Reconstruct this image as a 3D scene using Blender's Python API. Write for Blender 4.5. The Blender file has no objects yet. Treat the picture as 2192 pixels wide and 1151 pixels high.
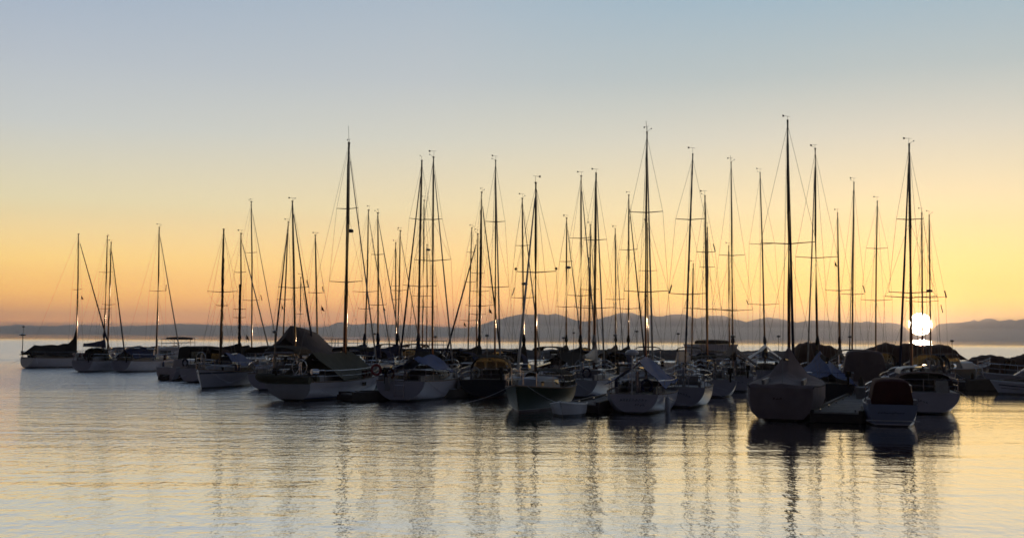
import bpy, math, random
from mathutils import Vector, Matrix
R = math.radians
random.seed(11)
SC = bpy.context.scene
COL = SC.collection

# ---------------------------------------------------------------- camera
SKYGAIN = 1.13; SUN_RAD = 21.5/2350.0; DISC_E = 330.0; AUR_E = 0.24; AUR_K = 24.0   # sky brightness, radius and glow of the sun
FPX, W0, H0 = 2350.0, 2192.0, 1151.0        # focal length and picture size in photograph pixels
CAM_H = 3.4
PITCH, ROLL = R(3.51), R(0.40)
cam = bpy.data.cameras.new("camera"); cam_o = bpy.data.objects.new("camera", cam); COL.objects.link(cam_o)
cam.sensor_width = 36.0; cam.lens = 36.0*FPX/W0
cam.clip_start = 0.1; cam.clip_end = 80000
cam_o.matrix_world = Matrix.Translation((0, 0, CAM_H)) @ Matrix.Rotation(R(90)+PITCH, 4, 'X') @ Matrix.Rotation(ROLL, 4, 'Z')
SC.camera = cam_o
CM = cam_o.matrix_world.to_3x3(); CP = Vector((0, 0, CAM_H))
def ray(px, py):
    return (CM @ Vector(((px-W0/2)/FPX, (H0/2-py)/FPX, -1.0))).normalized()
def ground(px, py, z=0.0):
    d = ray(px, py); return CP + d*((z-CP.z)/d.z)
def at(px, py, Y):
    d = ray(px, py); return CP + d*(Y/d.y)

# ---------------------------------------------------------------- sun direction, sky, sun lamp
SUN = ray(1970, 694)
S_EL = math.asin(SUN.z); S_AZ = math.atan2(SUN.x, SUN.y)
world = bpy.data.worlds.new("World"); SC.world = world; world.use_nodes = True
wt = world.node_tree; wt.nodes.clear()
def N(t, kind, **kw):
    n = t.nodes.new(kind)
    for k, v in kw.items():
        if k in n.inputs.keys() and not hasattr(type(n), k): n.inputs[k].default_value = v
        else: setattr(n, k, v)
    return n
sky = N(wt, 'ShaderNodeTexSky'); sky.sky_type = 'NISHITA'; sky.sun_disc = False
sky.sun_elevation = max(S_EL, R(1.2)); sky.sun_rotation = S_AZ
sky.altitude = 0; sky.air_density = 1.0; sky.dust_density = 3.0; sky.ozone_density = 1.5
def lin(c): return tuple((v/255/12.92 if v <= 10 else ((v/255+0.055)/1.055)**2.4) for v in c)+(1.0,)
wgeo = N(wt, 'ShaderNodeTexCoord'); wsep = N(wt, 'ShaderNodeSeparateXYZ')
wt.links.new(wgeo.outputs['Generated'], wsep.inputs[0])          # view direction of the sky dome
def wmath(op, a, b=None):
    n = wt.nodes.new('ShaderNodeMath'); n.operation = op
    for i, v in enumerate((a, b)):
        if v is None: continue
        if isinstance(v, (int, float)): n.inputs[i].default_value = v
        else: wt.links.new(v, n.inputs[i])
    return n.outputs[0]
def wramp(fac, stops, col=True):
    n = wt.nodes.new('ShaderNodeValToRGB'); cr = n.color_ramp
    while len(cr.elements) < len(stops): cr.elements.new(0.5)
    for e, (p, c) in zip(cr.elements, stops): e.position = p
    for e, (p, c) in zip(cr.elements, stops): e.color = lin(c) if col else (c, c, c, 1)
    wt.links.new(fac, n.inputs[0]); return n.outputs[0]
el = wmath('MULTIPLY', wsep.outputs[2], 1/0.9)                    # ramp position = sin(elevation) / 0.9
hx = wmath('ADD', wmath('MULTIPLY', wsep.outputs[0], SUN.x), wmath('MULTIPLY', wsep.outputs[1], SUN.y))
hl = wmath('SQRT', wmath('ADD', wmath('ADD', wmath('MULTIPLY', wsep.outputs[0], wsep.outputs[0]), wmath('MULTIPLY', wsep.outputs[1], wsep.outputs[1])), 1e-6))
cosaz = wmath('DIVIDE', hx, wmath('MULTIPLY', hl, math.hypot(SUN.x, SUN.y)))
def es(*deg_cols): return [(min(1.0, math.sin(R(d))/0.9), c) for d, c in deg_cols]
left_ = wramp(el, es((0, (255,156,76)), (0.9, (255,168,74)), (2.0, (255,188,86)), (3.6, (250,207,120)), (6.5, (224,212,172)), (10.2, (197,201,198)), (13.3, (181,190,199)), (17, (162,179,199)), (24, (142,162,184)), (37, (104,126,158)), (60, (32,36,54))))
mid_ = wramp(el, es((0, (250,150,78)), (0.9, (255,162,78)), (2.0, (255,182,92)), (3.6, (250,203,124)), (6.5, (234,214,166)), (10.2, (206,206,192)), (13.3, (184,193,197)), (17, (170,186,199)), (24, (148,164,182)), (37, (108,128,158)), (60, (32,36,54))))
sun_ = wramp(el, es((0, (255,162,56)), (0.9, (255,186,64)), (2.0, (253,204,84)), (3.6, (246,211,122)), (6.5, (232,216,168)), (10.2, (203,204,190)), (13.3, (170,187,190)), (17, (150,180,197)), (24, (142,162,184)), (37, (104,126,158)), (60, (32,36,54))))
back_ = wramp(el, es((0, (26,20,28)), (3, (30,23,31)), (8, (33,27,36)), (17, (30,28,40)), (30, (22,23,36))))
def wmix(f, a, b):
    n = wt.nodes.new('ShaderNodeMixRGB'); wt.links.new(f, n.inputs[0]) if not isinstance(f, float) else setattr(n.inputs[0], 'default_value', f)
    wt.links.new(a, n.inputs[1]); wt.links.new(b, n.inputs[2]); return n.outputs[0]
caz = wmath('MULTIPLY', wmath('ADD', cosaz, 1.0), 0.5)
f1 = wramp(caz, [(0.15, 0.0), (0.86, 1.0)], False)
f2 = wramp(caz, [(0.86, 0.0), (0.97, 1.0)], False)
f3 = wramp(caz, [(0.955, 0.0), (0.999, 1.0)], False)
nsc = wt.nodes.new('ShaderNodeVectorMath'); nsc.operation = 'SCALE'; nsc.inputs['Scale'].default_value = 0.12
wt.links.new(sky.outputs[0], nsc.inputs[0])
skycol = wmix(f3, wmix(f2, wmix(f1, back_, left_), mid_), sun_)
skycol = wmix(0.10, skycol, nsc.outputs[0])
sdot = wt.nodes.new('ShaderNodeVectorMath'); sdot.operation = 'DOT_PRODUCT'; sdot.inputs[1].default_value = SUN
snrm = wt.nodes.new('ShaderNodeVectorMath'); snrm.operation = 'NORMALIZE'
wt.links.new(wgeo.outputs['Generated'], snrm.inputs[0]); wt.links.new(snrm.outputs[0], sdot.inputs[0])
sang = wmath('ARCCOSINE', sdot.outputs['Value'])
disc = wmath('LESS_THAN', sang, SUN_RAD)
aure = wmath('POWER', 2.718, wmath('MULTIPLY', sang, -AUR_K))     # bright aureole of the low sun in the sky
b10 = wt.nodes.new('ShaderNodeVectorMath'); b10.operation = 'SCALE'; hz_gain = wramp(el, [(0.0, 1.0), (0.02, 0.93), (0.053, 0.72), (0.113, 0.585), (0.2, 0.535), (0.333, 0.5)], False)
wt.links.new(wmath('MULTIPLY', hz_gain, 20.0*SKYGAIN), b10.inputs['Scale'])
wt.links.new(skycol, b10.inputs[0])
bg = N(wt, 'ShaderNodeBackground'); bg.inputs['Strength'].default_value = 0.1
wo = N(wt, 'ShaderNodeOutputWorld')
def wadd(a, b):
    n = wt.nodes.new('ShaderNodeVectorMath'); n.operation = 'ADD'; wt.links.new(a, n.inputs[0]); wt.links.new(b, n.inputs[1]); return n.outputs[0]
def wscale(col, f):
    n = wt.nodes.new('ShaderNodeVectorMath'); n.operation = 'SCALE'; n.inputs[0].default_value = col; wt.links.new(f, n.inputs['Scale']); return n.outputs[0]
tot = wadd(b10.outputs[0], wadd(wscale((1.0, 0.82, 0.55), wmath('MULTIPLY', disc, DISC_E*10)), wscale((1.0, 0.55, 0.18), wmath('ADD', wmath('MULTIPLY', aure, AUR_E*10), wmath('MULTIPLY', wmath('POWER', 2.718, wmath('MULTIPLY', sang, -100.0)), 50.0)))))
wt.links.new(tot, bg.inputs[0]); wt.links.new(bg.outputs[0], wo.inputs[0])
SC.view_settings.view_transform = 'Standard'; SC.view_settings.look = 'None'
SC.view_settings.exposure = 0.0; SC.view_settings.gamma = 1.0
sl = bpy.data.lights.new("sun_lamp", 'SUN'); slo = bpy.data.objects.new("sun_lamp", sl); COL.objects.link(slo)
sl.energy = 2.0; sl.angle = R(0.5); sl.color = (1.0, 0.62, 0.34)
slo.rotation_euler = SUN.to_track_quat('Z', 'Y').to_euler()
SC.cycles.use_denoising = True
SC.cycles.filter_width = 1.6
SC.cycles.max_bounces = 6; SC.cycles.volume_bounces = 0; SC.cycles.sample_clamp_indirect = 4.0

# ---------------------------------------------------------------- helpers: materials
def mat(name, col, rough=0.6, metal=0.0, spec=0.5, noise=0.0, nscale=3.0, band=None, bump=0.0, bscale=20.0, emit=None, alpha=1.0, trans=0.0, coat=0.0, streak=0.0, aniso=0.0):
    m = bpy.data.materials.new(name); m.use_nodes = True; t = m.node_tree; b = t.nodes['Principled BSDF']
    b.inputs['Base Color'].default_value = col+(1,) if len(col) == 3 else col
    b.inputs['Roughness'].default_value = rough; b.inputs['Metallic'].default_value = metal
    b.inputs['Specular IOR Level'].default_value = spec; b.inputs['Alpha'].default_value = alpha
    b.inputs['Transmission Weight'].default_value = trans
    if aniso: b.inputs['Anisotropic'].default_value = aniso                       # fine vertical grain of the extrusion
    if coat: b.inputs['Coat Weight'].default_value = 1.0; b.inputs['Coat Roughness'].default_value = coat; b.inputs['Coat IOR'].default_value = 1.9
    tc = t.nodes.new('ShaderNodeTexCoord'); last = None
    if noise:
        n = t.nodes.new('ShaderNodeTexNoise'); n.inputs['Scale'].default_value = nscale; n.inputs['Detail'].default_value = 5
        mp = t.nodes.new('ShaderNodeMapping'); mp.inputs['Scale'].default_value = (1, 1, 0.35 if streak else 1)
        t.links.new(tc.outputs['Object'], mp.inputs[0]); t.links.new(mp.outputs[0], n.inputs['Vector'])
        mr = t.nodes.new('ShaderNodeMapRange'); mr.inputs[1].default_value = 0.3; mr.inputs[2].default_value = 0.7
        mr.inputs[3].default_value = 1-noise; mr.inputs[4].default_value = 1+noise*0.5
        t.links.new(n.outputs[0], mr.inputs[0])
        mx = t.nodes.new('ShaderNodeVectorMath'); mx.operation = 'SCALE'; mx.inputs[0].default_value = col[:3]
        t.links.new(mr.outputs[0], mx.inputs['Scale']); last = mx.outputs[0]
    if band:                                                     # painted bands by height: [(z_top, colour), ...] from below
        sp = t.nodes.new('ShaderNodeSeparateXYZ'); t.links.new(tc.outputs['Object'], sp.inputs[0])
        prev = last
        for zt, c in reversed(band):
            lt = t.nodes.new('ShaderNodeMath'); lt.operation = 'LESS_THAN'; lt.inputs[1].default_value = zt
            t.links.new(sp.outputs[2], lt.inputs[0])
            mx = t.nodes.new('ShaderNodeMixRGB'); t.links.new(lt.outputs[0], mx.inputs[0])
            if prev is None: mx.inputs[1].default_value = tuple(col[:3])+(1,)
            else: t.links.new(prev, mx.inputs[1])
            mx.inputs[2].default_value = tuple(c)+(1,); prev = mx.outputs[0]
        last = prev
    if last: t.links.new(last, b.inputs['Base Color'])
    if bump:
        n2 = t.nodes.new('ShaderNodeTexNoise'); n2.inputs['Scale'].default_value = bscale; n2.inputs['Detail'].default_value = 4
        t.links.new(tc.outputs['Object'], n2.inputs['Vector'])
        bp = t.nodes.new('ShaderNodeBump'); bp.inputs['Strength'].default_value = 1.0; bp.inputs['Distance'].default_value = bump
        t.links.new(n2.outputs[0], bp.inputs['Height']); t.links.new(bp.outputs[0], b.inputs['Normal'])
    if emit:
        b.inputs['Emission Color'].default_value = tuple(emit[0])+(1,); b.inputs['Emission Strength'].default_value = emit[1]
    return m

# ---------------------------------------------------------------- helpers: meshes
class MB:
    """Collects shapes; build() links them as ONE mesh object."""
    def __init__(s): s.v = []; s.f = []
    def face_grid(s, rings, close=True, cap0=False, cap1=False):
        n = len(rings[0]); b = len(s.v)
        for r in rings: s.v += [Vector(p) for p in r]
        for i in range(len(rings)-1):
            for j in range(n if close else n-1):
                k = (j+1) % n
                s.f.append((b+i*n+j, b+i*n+k, b+(i+1)*n+k, b+(i+1)*n+j))
        if cap0: s.f.append(tuple(b+j for j in reversed(range(n))))
        if cap1: s.f.append(tuple(b+(len(rings)-1)*n+j for j in range(n)))
        return s
    def box(s, lo, hi, taper=1.0):
        x0, y0, z0 = lo; x1, y1, z1 = hi; cx, cy = (x0+x1)/2, (y0+y1)/2
        q = lambda x, y, z, t: (cx+(x-cx)*t, cy+(y-cy)*t, z)
        return s.face_grid([[q(x0,y0,z0,1), q(x1,y0,z0,1), q(x1,y1,z0,1), q(x0,y1,z0,1)], [q(x0,y0,z1,taper), q(x1,y0,z1,taper), q(x1,y1,z1,taper), q(x0,y1,z1,taper)]], True, True, True)
    def tube(s, pts, rad, n=6, caps=True):
        pts = [Vector(p) for p in pts]
        rads = rad if isinstance(rad, (list, tuple)) else [rad]*len(pts)
        rings = []
        for i, p in enumerate(pts):
            d = (pts[min(i+1, len(pts)-1)]-pts[max(i-1, 0)]).normalized()
            u = d.cross(Vector((0, 0, 1)))
            if u.length < 1e-3: u = Vector((1, 0, 0))
            u.normalize(); w = d.cross(u)
            r = rads[i]; ru, rw = r if isinstance(r, tuple) else (r, r)
            rings.append([p+u*(ru*math.cos(2*math.pi*k/n))+w*(rw*math.sin(2*math.pi*k/n)) for k in range(n)])
        return s.face_grid(rings, True, caps, caps)
    def lathe(s, c, prof, n=12, axis='z'):
        rings = []
        for r, h in prof:
            ring = []
            for k in range(n):
                a = 2*math.pi*k/n; x, y, z = r*math.cos(a), r*math.sin(a), h
                if axis == 'x': x, y, z = z, x, y
                elif axis == 'y': x, y, z = x, z, y
                ring.append((c[0]+x, c[1]+y, c[2]+z))
            rings.append(ring)
        return s.face_grid(rings, True, True, True)
    def ball(s, c, r, n=10, sq=1.0):
        return s.lathe(c, [(r*math.sin(math.pi*i/8)+1e-4, -sq*r*math.cos(math.pi*i/8)) for i in range(9)], n)
    def sheet(s, rows, thick=0.015):
        """grid of points given a thickness (canvas, glass)"""
        b = len(s.v); n = len(rows[0]); m = len(rows)
        g = [[Vector(p) for p in r] for r in rows]; nor = []
        for i in range(m):
            for j in range(n):
                a = g[min(i+1, m-1)][j]-g[max(i-1, 0)][j]; c = g[i][min(j+1, n-1)]-g[i][max(j-1, 0)]
                q = a.cross(c); nor.append(q.normalized()*thick if q.length > 1e-9 else Vector((0, 0, thick)))
        for r in g: s.v += r
        for i in range(m):
            for j in range(n): s.v.append(g[i][j]-nor[i*n+j])
        o = m*n
        for i in range(m-1):
            for j in range(n-1):
                q = (b+i*n+j, b+i*n+j+1, b+(i+1)*n+j+1, b+(i+1)*n+j)
                s.f.append(q); s.f.append(tuple(x+o for x in reversed(q)))
        edge = [(0, j) for j in range(n)]+[(i, n-1) for i in range(1, m)]+[(m-1, j) for j in range(n-2, -1, -1)]+[(i, 0) for i in range(m-2, 0, -1)]
        for k in range(len(edge)):
            a = b+edge[k][0]*n+edge[k][1]; c = b+edge[(k+1) % len(edge)][0]*n+edge[(k+1) % len(edge)][1]
            s.f.append((a, a+o, c+o, c))
        return s
    def build(s, name, m, parent=None, smooth=True, fix=True):
        me = bpy.data.meshes.new(name); me.from_pydata([tuple(p) for p in s.v], [], s.f)
        if fix:
            import bmesh
            bm = bmesh.new(); bm.from_mesh(me); bmesh.ops.recalc_face_normals(bm, faces=bm.faces); bm.to_mesh(me); bm.free()
        me.materials.append(m)
        if smooth:
            me.shade_smooth()
            try: me.set_sharp_from_angle(angle=R(38))
            except Exception: pass
        o = bpy.data.objects.new(name, me); COL.objects.link(o)
        if parent: o.parent = parent
        return o

def tag(o, label=None, cat=None, group=None, kind=None):
    if label: o['label'] = label
    if cat: o['category'] = cat
    if group: o['group'] = group
    if kind: o['kind'] = kind
    return o
def thing(name, loc, rotz, label, cat, group=None):
    o = bpy.data.objects.new(name, None); COL.objects.link(o); o.empty_display_size = 0.3
    o.location = loc; o.rotation_euler = (0, 0, rotz)
    return tag(o, label, cat, group)

# ---------------------------------------------------------------- water
def water_material():
    m = bpy.data.materials.new('sea_water'); m.use_nodes = True; t = m.node_tree; b = t.nodes['Principled BSDF']
    b.inputs['Base Color'].default_value = (0.012, 0.020, 0.022, 1); b.inputs['IOR'].default_value = W_IOR
    b.inputs['Roughness'].default_value = 0.04
    tc = t.nodes.new('ShaderNodeTexCoord')
    def mapped(sx, sy, rot=0.0):
        mp = t.nodes.new('ShaderNodeMapping'); mp.inputs['Scale'].default_value = (sx, sy, 1); mp.inputs['Rotation'].default_value = (0, 0, rot)
        t.links.new(tc.outputs['Object'], mp.inputs[0]); return mp.outputs[0]
    def noise(vec, scale, detail=2.0, dist=0.0):
        n = t.nodes.new('ShaderNodeTexNoise'); n.inputs['Scale'].default_value = scale; n.inputs['Detail'].default_value = detail; n.inputs['Distortion'].default_value = dist
        t.links.new(vec, n.inputs['Vector']); return n.outputs[0]
    def mth(op, a, c):
        n = t.nodes.new('ShaderNodeMath'); n.operation = op
        for i, v in enumerate((a, c)):
            if isinstance(v, (int, float)): n.inputs[i].default_value = v
            else: t.links.new(v, n.inputs[i])
        return n.outputs[0]
    def mrange(x, a, c, d, e):
        n = t.nodes.new('ShaderNodeMapRange'); n.interpolation_type = 'SMOOTHSTEP'; t.links.new(x, n.inputs[0])
        for i, v in zip((1, 2, 3, 4), (a, c, d, e)): n.inputs[i].default_value = v
        return n.outputs[0]
    sp = t.nodes.new('ShaderNodeSeparateXYZ'); t.links.new(tc.outputs['Object'], sp.inputs[0])
    # wind: rougher to the left and offshore, calm patches near the sterns on the right
    patch = noise(mapped(0.012, 0.05), 1.0, 2.0)
    windx = mrange(sp.outputs[0], 14, -22, 0.0, 1.0)
    windy = mrange(sp.outputs[1], 22, 85, 0.16, 1.7)
    near = mrange(sp.outputs[1], 115, 170, 1.0, 0.0)
    strip = mth('MULTIPLY', mrange(sp.outputs[1], 100, 150, 0.0, 1.0), mrange(sp.outputs[1], 330, 750, 1.0, 0.04)); calm = mrange(sp.outputs[1], 330, 900, 1.0, 0.25)
    wind = mth('ADD', mth('MULTIPLY', mth('MULTIPLY', mth('MULTIPLY', windx, near), windy), mrange(patch, 0.35, 0.65, 0.6, 1.3)), mth('MULTIPLY', strip, W_STRIP))
    amp = mth('ADD', mth('MULTIPLY', wind, W_ROUGH), mth('MULTIPLY', calm, W_CALM))
    h1 = mth('MULTIPLY', mth('SUBTRACT', noise(mapped(0.6, 1.0, 0.08), 2.6, 3.0, 0.3), 0.5), amp)             # ripples about 0.4 m
    h2 = mth('MULTIPLY', mth('SUBTRACT', noise(mapped(0.30, 1.0, -0.05), 0.75, 2.0, 0.2), 0.5), mth('MULTIPLY', amp, 2.0))   # wavelets about 1.3 m
    h3 = mth('MULTIPLY', mth('SUBTRACT', noise(mapped(0.10, 1.0, 0.03), 0.30, 1.0, 0.5), 0.5), W_SWELL)       # long low wakes
    h0 = mth('MULTIPLY', mth('SUBTRACT', noise(mapped(0.75, 1.0, 0.0), 8.0, 2.0, 0.2), 0.5), mth('MULTIPLY', amp, 0.45))     # fine cat's-paws
    h4 = mth('MULTIPLY', mth('SUBTRACT', noise(mapped(2.6, 1.0, 0.3), 1.3, 2.0, 0.4), 0.5), mth('MULTIPLY', amp, 1.1))     # crossing chop
    h = mth('ADD', mth('ADD', mth('ADD', mth('ADD', h0, h1), h2), h3), h4)
    bp = t.nodes.new('ShaderNodeBump'); bp.inputs['Strength'].default_value = 1.0; bp.inputs['Distance'].default_value = 1.0
    t.links.new(h, bp.inputs['Height']); t.links.new(bp.outputs[0], b.inputs['Normal'])
    t.links.new(mth('ADD', mth('MULTIPLY', mrange(sp.outputs[1], 60, 200, 0.0, 1.0), mth('MULTIPLY', wind, 0.12)), mth('MULTIPLY', calm, 0.04)), b.inputs['Roughness'])
    return m
W_IOR, W_ROUGH, W_CALM, W_SWELL, W_STRIP = 26.0, 0.060, 0.0068, 0.034, 1.5
wb = MB(); wb.v = [Vector(p) for p in ((-30000, -60, 0), (30000, -60, 0), (30000, 26000, 0), (-30000, 26000, 0))]; wb.f = [(0, 1, 2, 3)]
wo_ = wb.build('water', water_material(), smooth=False); tag(wo_, 'calm sea water mirroring the sunset sky and the masts', 'water', kind='structure')

# ---------------------------------------------------------------- hills across the strait
RIDGE = [(-600,700),(-300,694),(-120,698),(0,697),(40,694),(100,697),(150,694),(190,694),(232,698),(330,695),(400,692),(440,694),(500,697),(525,696),(545,699),(572,698),(585,695),(600,698),(650,700),(690,699),(705,697),(718,690),(727,689),(745,690),(750,694),(765,695),(776,692),(790,690),(815,692),(850,694),(880,694),(910,696),(950,699),(975,700),(1005,701),(1020,697),(1032,693),(1050,686),(1075,680),(1100,674),(1120,671),(1160,672),(1172,673),(1190,670),(1205,675),(1220,679),(1235,685),(1255,687),(1268,685),(1285,680),(1300,675),(1315,670),(1330,667),(1352,667),(1365,671),(1378,675),(1392,672),(1405,675),(1430,672),(1445,670),(1460,670),(1475,674),(1490,680),(1500,678),(1512,674),(1530,673),(1550,674),(1575,682),(1600,687),(1625,680),(1648,677),(1665,679),(1690,686),(1705,688),(1730,686),(1760,684),(1785,686),(1810,690),(1820,691),(1830,687),(1880,689),(1890,691),(1900,688),(1915,690),(1930,694),(1936,698),(1946,710),(1958,716),(1970,718),(1982,716),(1994,710),(2003,697),(2010,692),(2040,690),(2060,689),(2078,685),(2085,683),(2095,686),(2105,682),(2117,678),(2130,682),(2140,685),(2160,682),(2175,685),(2192,682),(2300,688),(2500,680),(2700,692)]  # saddle at the sun is deepened so disc and sun lamp shine through
def ridge_y(px):
    for (x0, y0), (x1, y1) in zip(RIDGE, RIDGE[1:]):
        if x0 <= px <= x1: return y0+(y1-y0)*(px-x0)/(x1-x0)
    return 700
def build_hills():
    from mathutils import noise as mn
    D0, D1, NZ = 7000.0, 10500.0, 16
    cols = [-600+k*5 for k in range(int(3300/5)+1)]
    mb = MB(); rows = []
    for j in range(NZ):
        t = j/(NZ-1); row = []
        for px in cols:
            crest = at(px, ridge_y(px)+2.0*mn.fractal(Vector((px/22, 4.0, 0)), 0.8, 2.2, 4), 9000); D = D0+(D1-D0)*t
            s = t/0.571 if t <= 0.571 else 1-(t-0.571)/0.43*0.9            # crest line at 9000 m
            s = max(0.0, s)
            f = (s*s*(3-2*s))*0.5+0.5*s
            k = D/9000.0; x = crest.x*k
            z = crest.z*f
            if 0.02 < t < 0.56 or t > 0.6:
                z += (mn.fractal(Vector((x/700, D/700, 0)), 0.9, 2.1, 4)*0.22)*crest.z*s*(1-s)*2
            row.append((x, D, max(z, -2.0) if j else -2.0))
        rows.append(row)
    mb.face_grid(rows, close=False)
    o = mb.build('hills', mat('hill_forest', (0.035, 0.045, 0.035), 0.95, noise=0.4, nscale=0.004), fix=False)
    return tag(o, 'hazy blue grey hills along the far shore', 'hills', kind='structure')
build_hills()

# ---------------------------------------------------------------- the air
def air(name, lo, hi, col, dens, aniso, label):
    m = bpy.data.materials.new(name+'_air'); m.use_nodes = True; t = m.node_tree; t.nodes.clear()
    v = t.nodes.new('ShaderNodeVolumePrincipled'); o = t.nodes.new('ShaderNodeOutputMaterial')
    v.inputs['Color'].default_value = col+(1,); v.inputs['Density'].default_value = dens; v.inputs['Anisotropy'].default_value = aniso
    t.links.new(v.outputs[0], o.inputs['Volume'])
    ob = MB().box(lo, hi).build(name, m, smooth=False)
    return tag(ob, label, 'haze', kind='stuff')
HZ = True
if HZ: air('haze', (-14000, -55, -4), (14000, 11500, 215), (0.90, 0.91, 1.0), 1.35e-4, 0.6, 'thin evening haze over the water and hills')
if HZ: air('mist_bank', (-9000, 5200, -3), (9000, 6900, 62), (1.0, 0.95, 0.90), 4.2e-4, 0.5, 'pale low mist bank along the foot of the hills')

# ---------------------------------------------------------------- materials of the harbour
GEL = (0.39, 0.37, 0.41)
M = dict(
    white=mat('white_gelcoat', GEL, 0.3, noise=0.10, nscale=1.5, streak=1, band=[(0.10, (0.03, 0.035, 0.05))]),
    white_blue=mat('white_gelcoat_blue_line', GEL, 0.3, noise=0.10, nscale=1.5, streak=1, band=[(0.10, (0.02, 0.02, 0.03)), (0.17, (0.03, 0.05, 0.16))]),
    white_dark=mat('white_gelcoat_dark_sheer', GEL, 0.3, noise=0.10, nscale=1.5, streak=1, band=[(0.10, (0.03, 0.03, 0.03)), (0.93, GEL), (1.03, (0.02, 0.03, 0.07))]),
    grey=mat('grey_gelcoat', (0.36, 0.37, 0.40), 0.35, noise=0.12, nscale=1.5, streak=1, band=[(0.10, (0.02, 0.02, 0.02))]),
    navy=mat('navy_hull_paint', (0.015, 0.018, 0.030), 0.35, spec=0.25, noise=0.1, nscale=2, band=[(0.08, (0.05, 0.01, 0.01))]),
    green=mat('dark_green_hull_paint', (0.010, 0.024, 0.014), 0.4, spec=0.2, noise=0.1, nscale=2, band=[(0.10, (0.05, 0.012, 0.01)), (0.13, (0.15, 0.15, 0.14))]),
    blue=mat('blue_grey_hull_paint', (0.16, 0.20, 0.30), 0.35, noise=0.1, nscale=2, band=[(0.06, (0.02, 0.02, 0.03)), (0.10, (0.55, 0.55, 0.6))]),
    deck=mat('deck_gelcoat', (0.20, 0.19, 0.20), 0.6, noise=0.15, nscale=2.5),
    teak=mat('weathered_teak', (0.16, 0.10, 0.06), 0.7, noise=0.3, nscale=8),
    alu=mat('mast_aluminium', (0.14, 0.13, 0.13), 0.10, 1.0, aniso=1.0, noise=0.1, nscale=0.6),
    darkalu=mat('dark_mast_paint', (0.06, 0.052, 0.05), 0.12, 1.0, aniso=1.0, noise=0.2, nscale=1),
    steel=mat('stainless_steel', (0.55, 0.55, 0.57), 0.22, 1.0),
    wire=mat('rigging_wire', (0.10, 0.10, 0.10), 0.4, 0.6),
    black=mat('black_canvas', (0.008, 0.008, 0.010), 0.9, spec=0.1, noise=0.3, nscale=3, bump=0.02, bscale=4),
    bluetarp=mat('blue_tarpaulin', (0.009, 0.040, 0.18), 0.6, spec=0.08, noise=0.25, nscale=2, bump=0.05, bscale=3),
    navytarp=mat('navy_canvas', (0.008, 0.013, 0.050), 0.85, spec=0.12, noise=0.3, nscale=2, bump=0.03, bscale=3),
    olive=mat('olive_tarpaulin', (0.055, 0.055, 0.036), 0.8, spec=0.2, noise=0.25, nscale=2, bump=0.04, bscale=3),
    mauve=mat('grey_canvas_tent', (0.055, 0.043, 0.047), 0.85, spec=0.15, noise=0.25, nscale=2, bump=0.04, bscale=2.5),
    wrap=mat('grey_boat_cover', (0.19, 0.155, 0.16), 0.8, spec=0.15, noise=0.2, nscale=1.6, bump=0.04, bscale=3),
    whitetarp=mat('white_tarpaulin', (0.55, 0.54, 0.54), 0.6, noise=0.15, nscale=2, bump=0.03, bscale=4),
    maroon=mat('maroon_canvas', (0.045, 0.004, 0.007), 0.8, spec=0.15, noise=0.3, nscale=2, bump=0.02, bscale=5),
    brown=mat('brown_canvas_cover', (0.055, 0.026, 0.022), 0.85, spec=0.15, noise=0.3, nscale=1.2, bump=0.035, bscale=2.0),
    sail=mat('furled_sailcloth', (0.45, 0.44, 0.41), 0.8, noise=0.25, nscale=4, bump=0.05, bscale=6),
    glass=mat('tinted_window', (0.010, 0.011, 0.013), 0.06, spec=0.6),
    amber=mat('clear_vinyl_window', (0.30, 0.24, 0.14), 0.2, trans=0.85),
    rubber=mat('fender_vinyl', (0.50, 0.50, 0.52), 0.45, noise=0.2, nscale=6),
    navyrub=mat('blue_fender_vinyl', (0.02, 0.03, 0.10), 0.4),
    red=mat('red_lifebuoy', (0.22, 0.015, 0.018), 0.5, noise=0.2, nscale=8),
    pink=mat('faded_buoy_plastic', (0.50, 0.14, 0.11), 0.5, noise=0.2, nscale=8),
    plank=mat('weathered_dock_planks', (0.22, 0.21, 0.20), 0.8, noise=0.35, nscale=3, bump=0.02, bscale=9),
    beam=mat('wet_dock_timber', (0.030, 0.022, 0.018), 0.7, noise=0.4, nscale=3, bump=0.02, bscale=9),
    pile=mat('creosoted_pile', (0.025, 0.020, 0.017), 0.8, noise=0.4, nscale=2, bump=0.03, bscale=5),
    rock=mat('wet_breakwater_rock', (0.040, 0.036, 0.034), 0.75, noise=0.5, nscale=0.8, bump=0.25, bscale=1.2),
    letter=mat('dark_blue_lettering', (0.02, 0.025, 0.06), 0.5),
    cable=mat('dock_box_paint', (0.30, 0.30, 0.29), 0.6, noise=0.2, nscale=4),
)

def proj(p):
    q = CM.transposed() @ (Vector(p)-CP); return (W0/2+FPX*q.x/-q.z, H0/2-FPX*q.y/-q.z)
def solve(anchor, mx, m, away=True, bow=False):
    """heading of a boat whose stern (or bow) floats at an anchor point and whose mast stands on the sight line mx"""
    A = ground(*anchor); best = None; s = -1 if bow else 1
    for k in range(1440):
        th = R(k*0.25)
        if (math.sin(th) > 0) != away: continue
        P = A+Vector((math.cos(th), math.sin(th), 0))*(m*s)
        e = abs(proj(P)[0]-mx)
        if best is None or e < best[0]: best = (e, th, P)
    return best[1], best[2]

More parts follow.
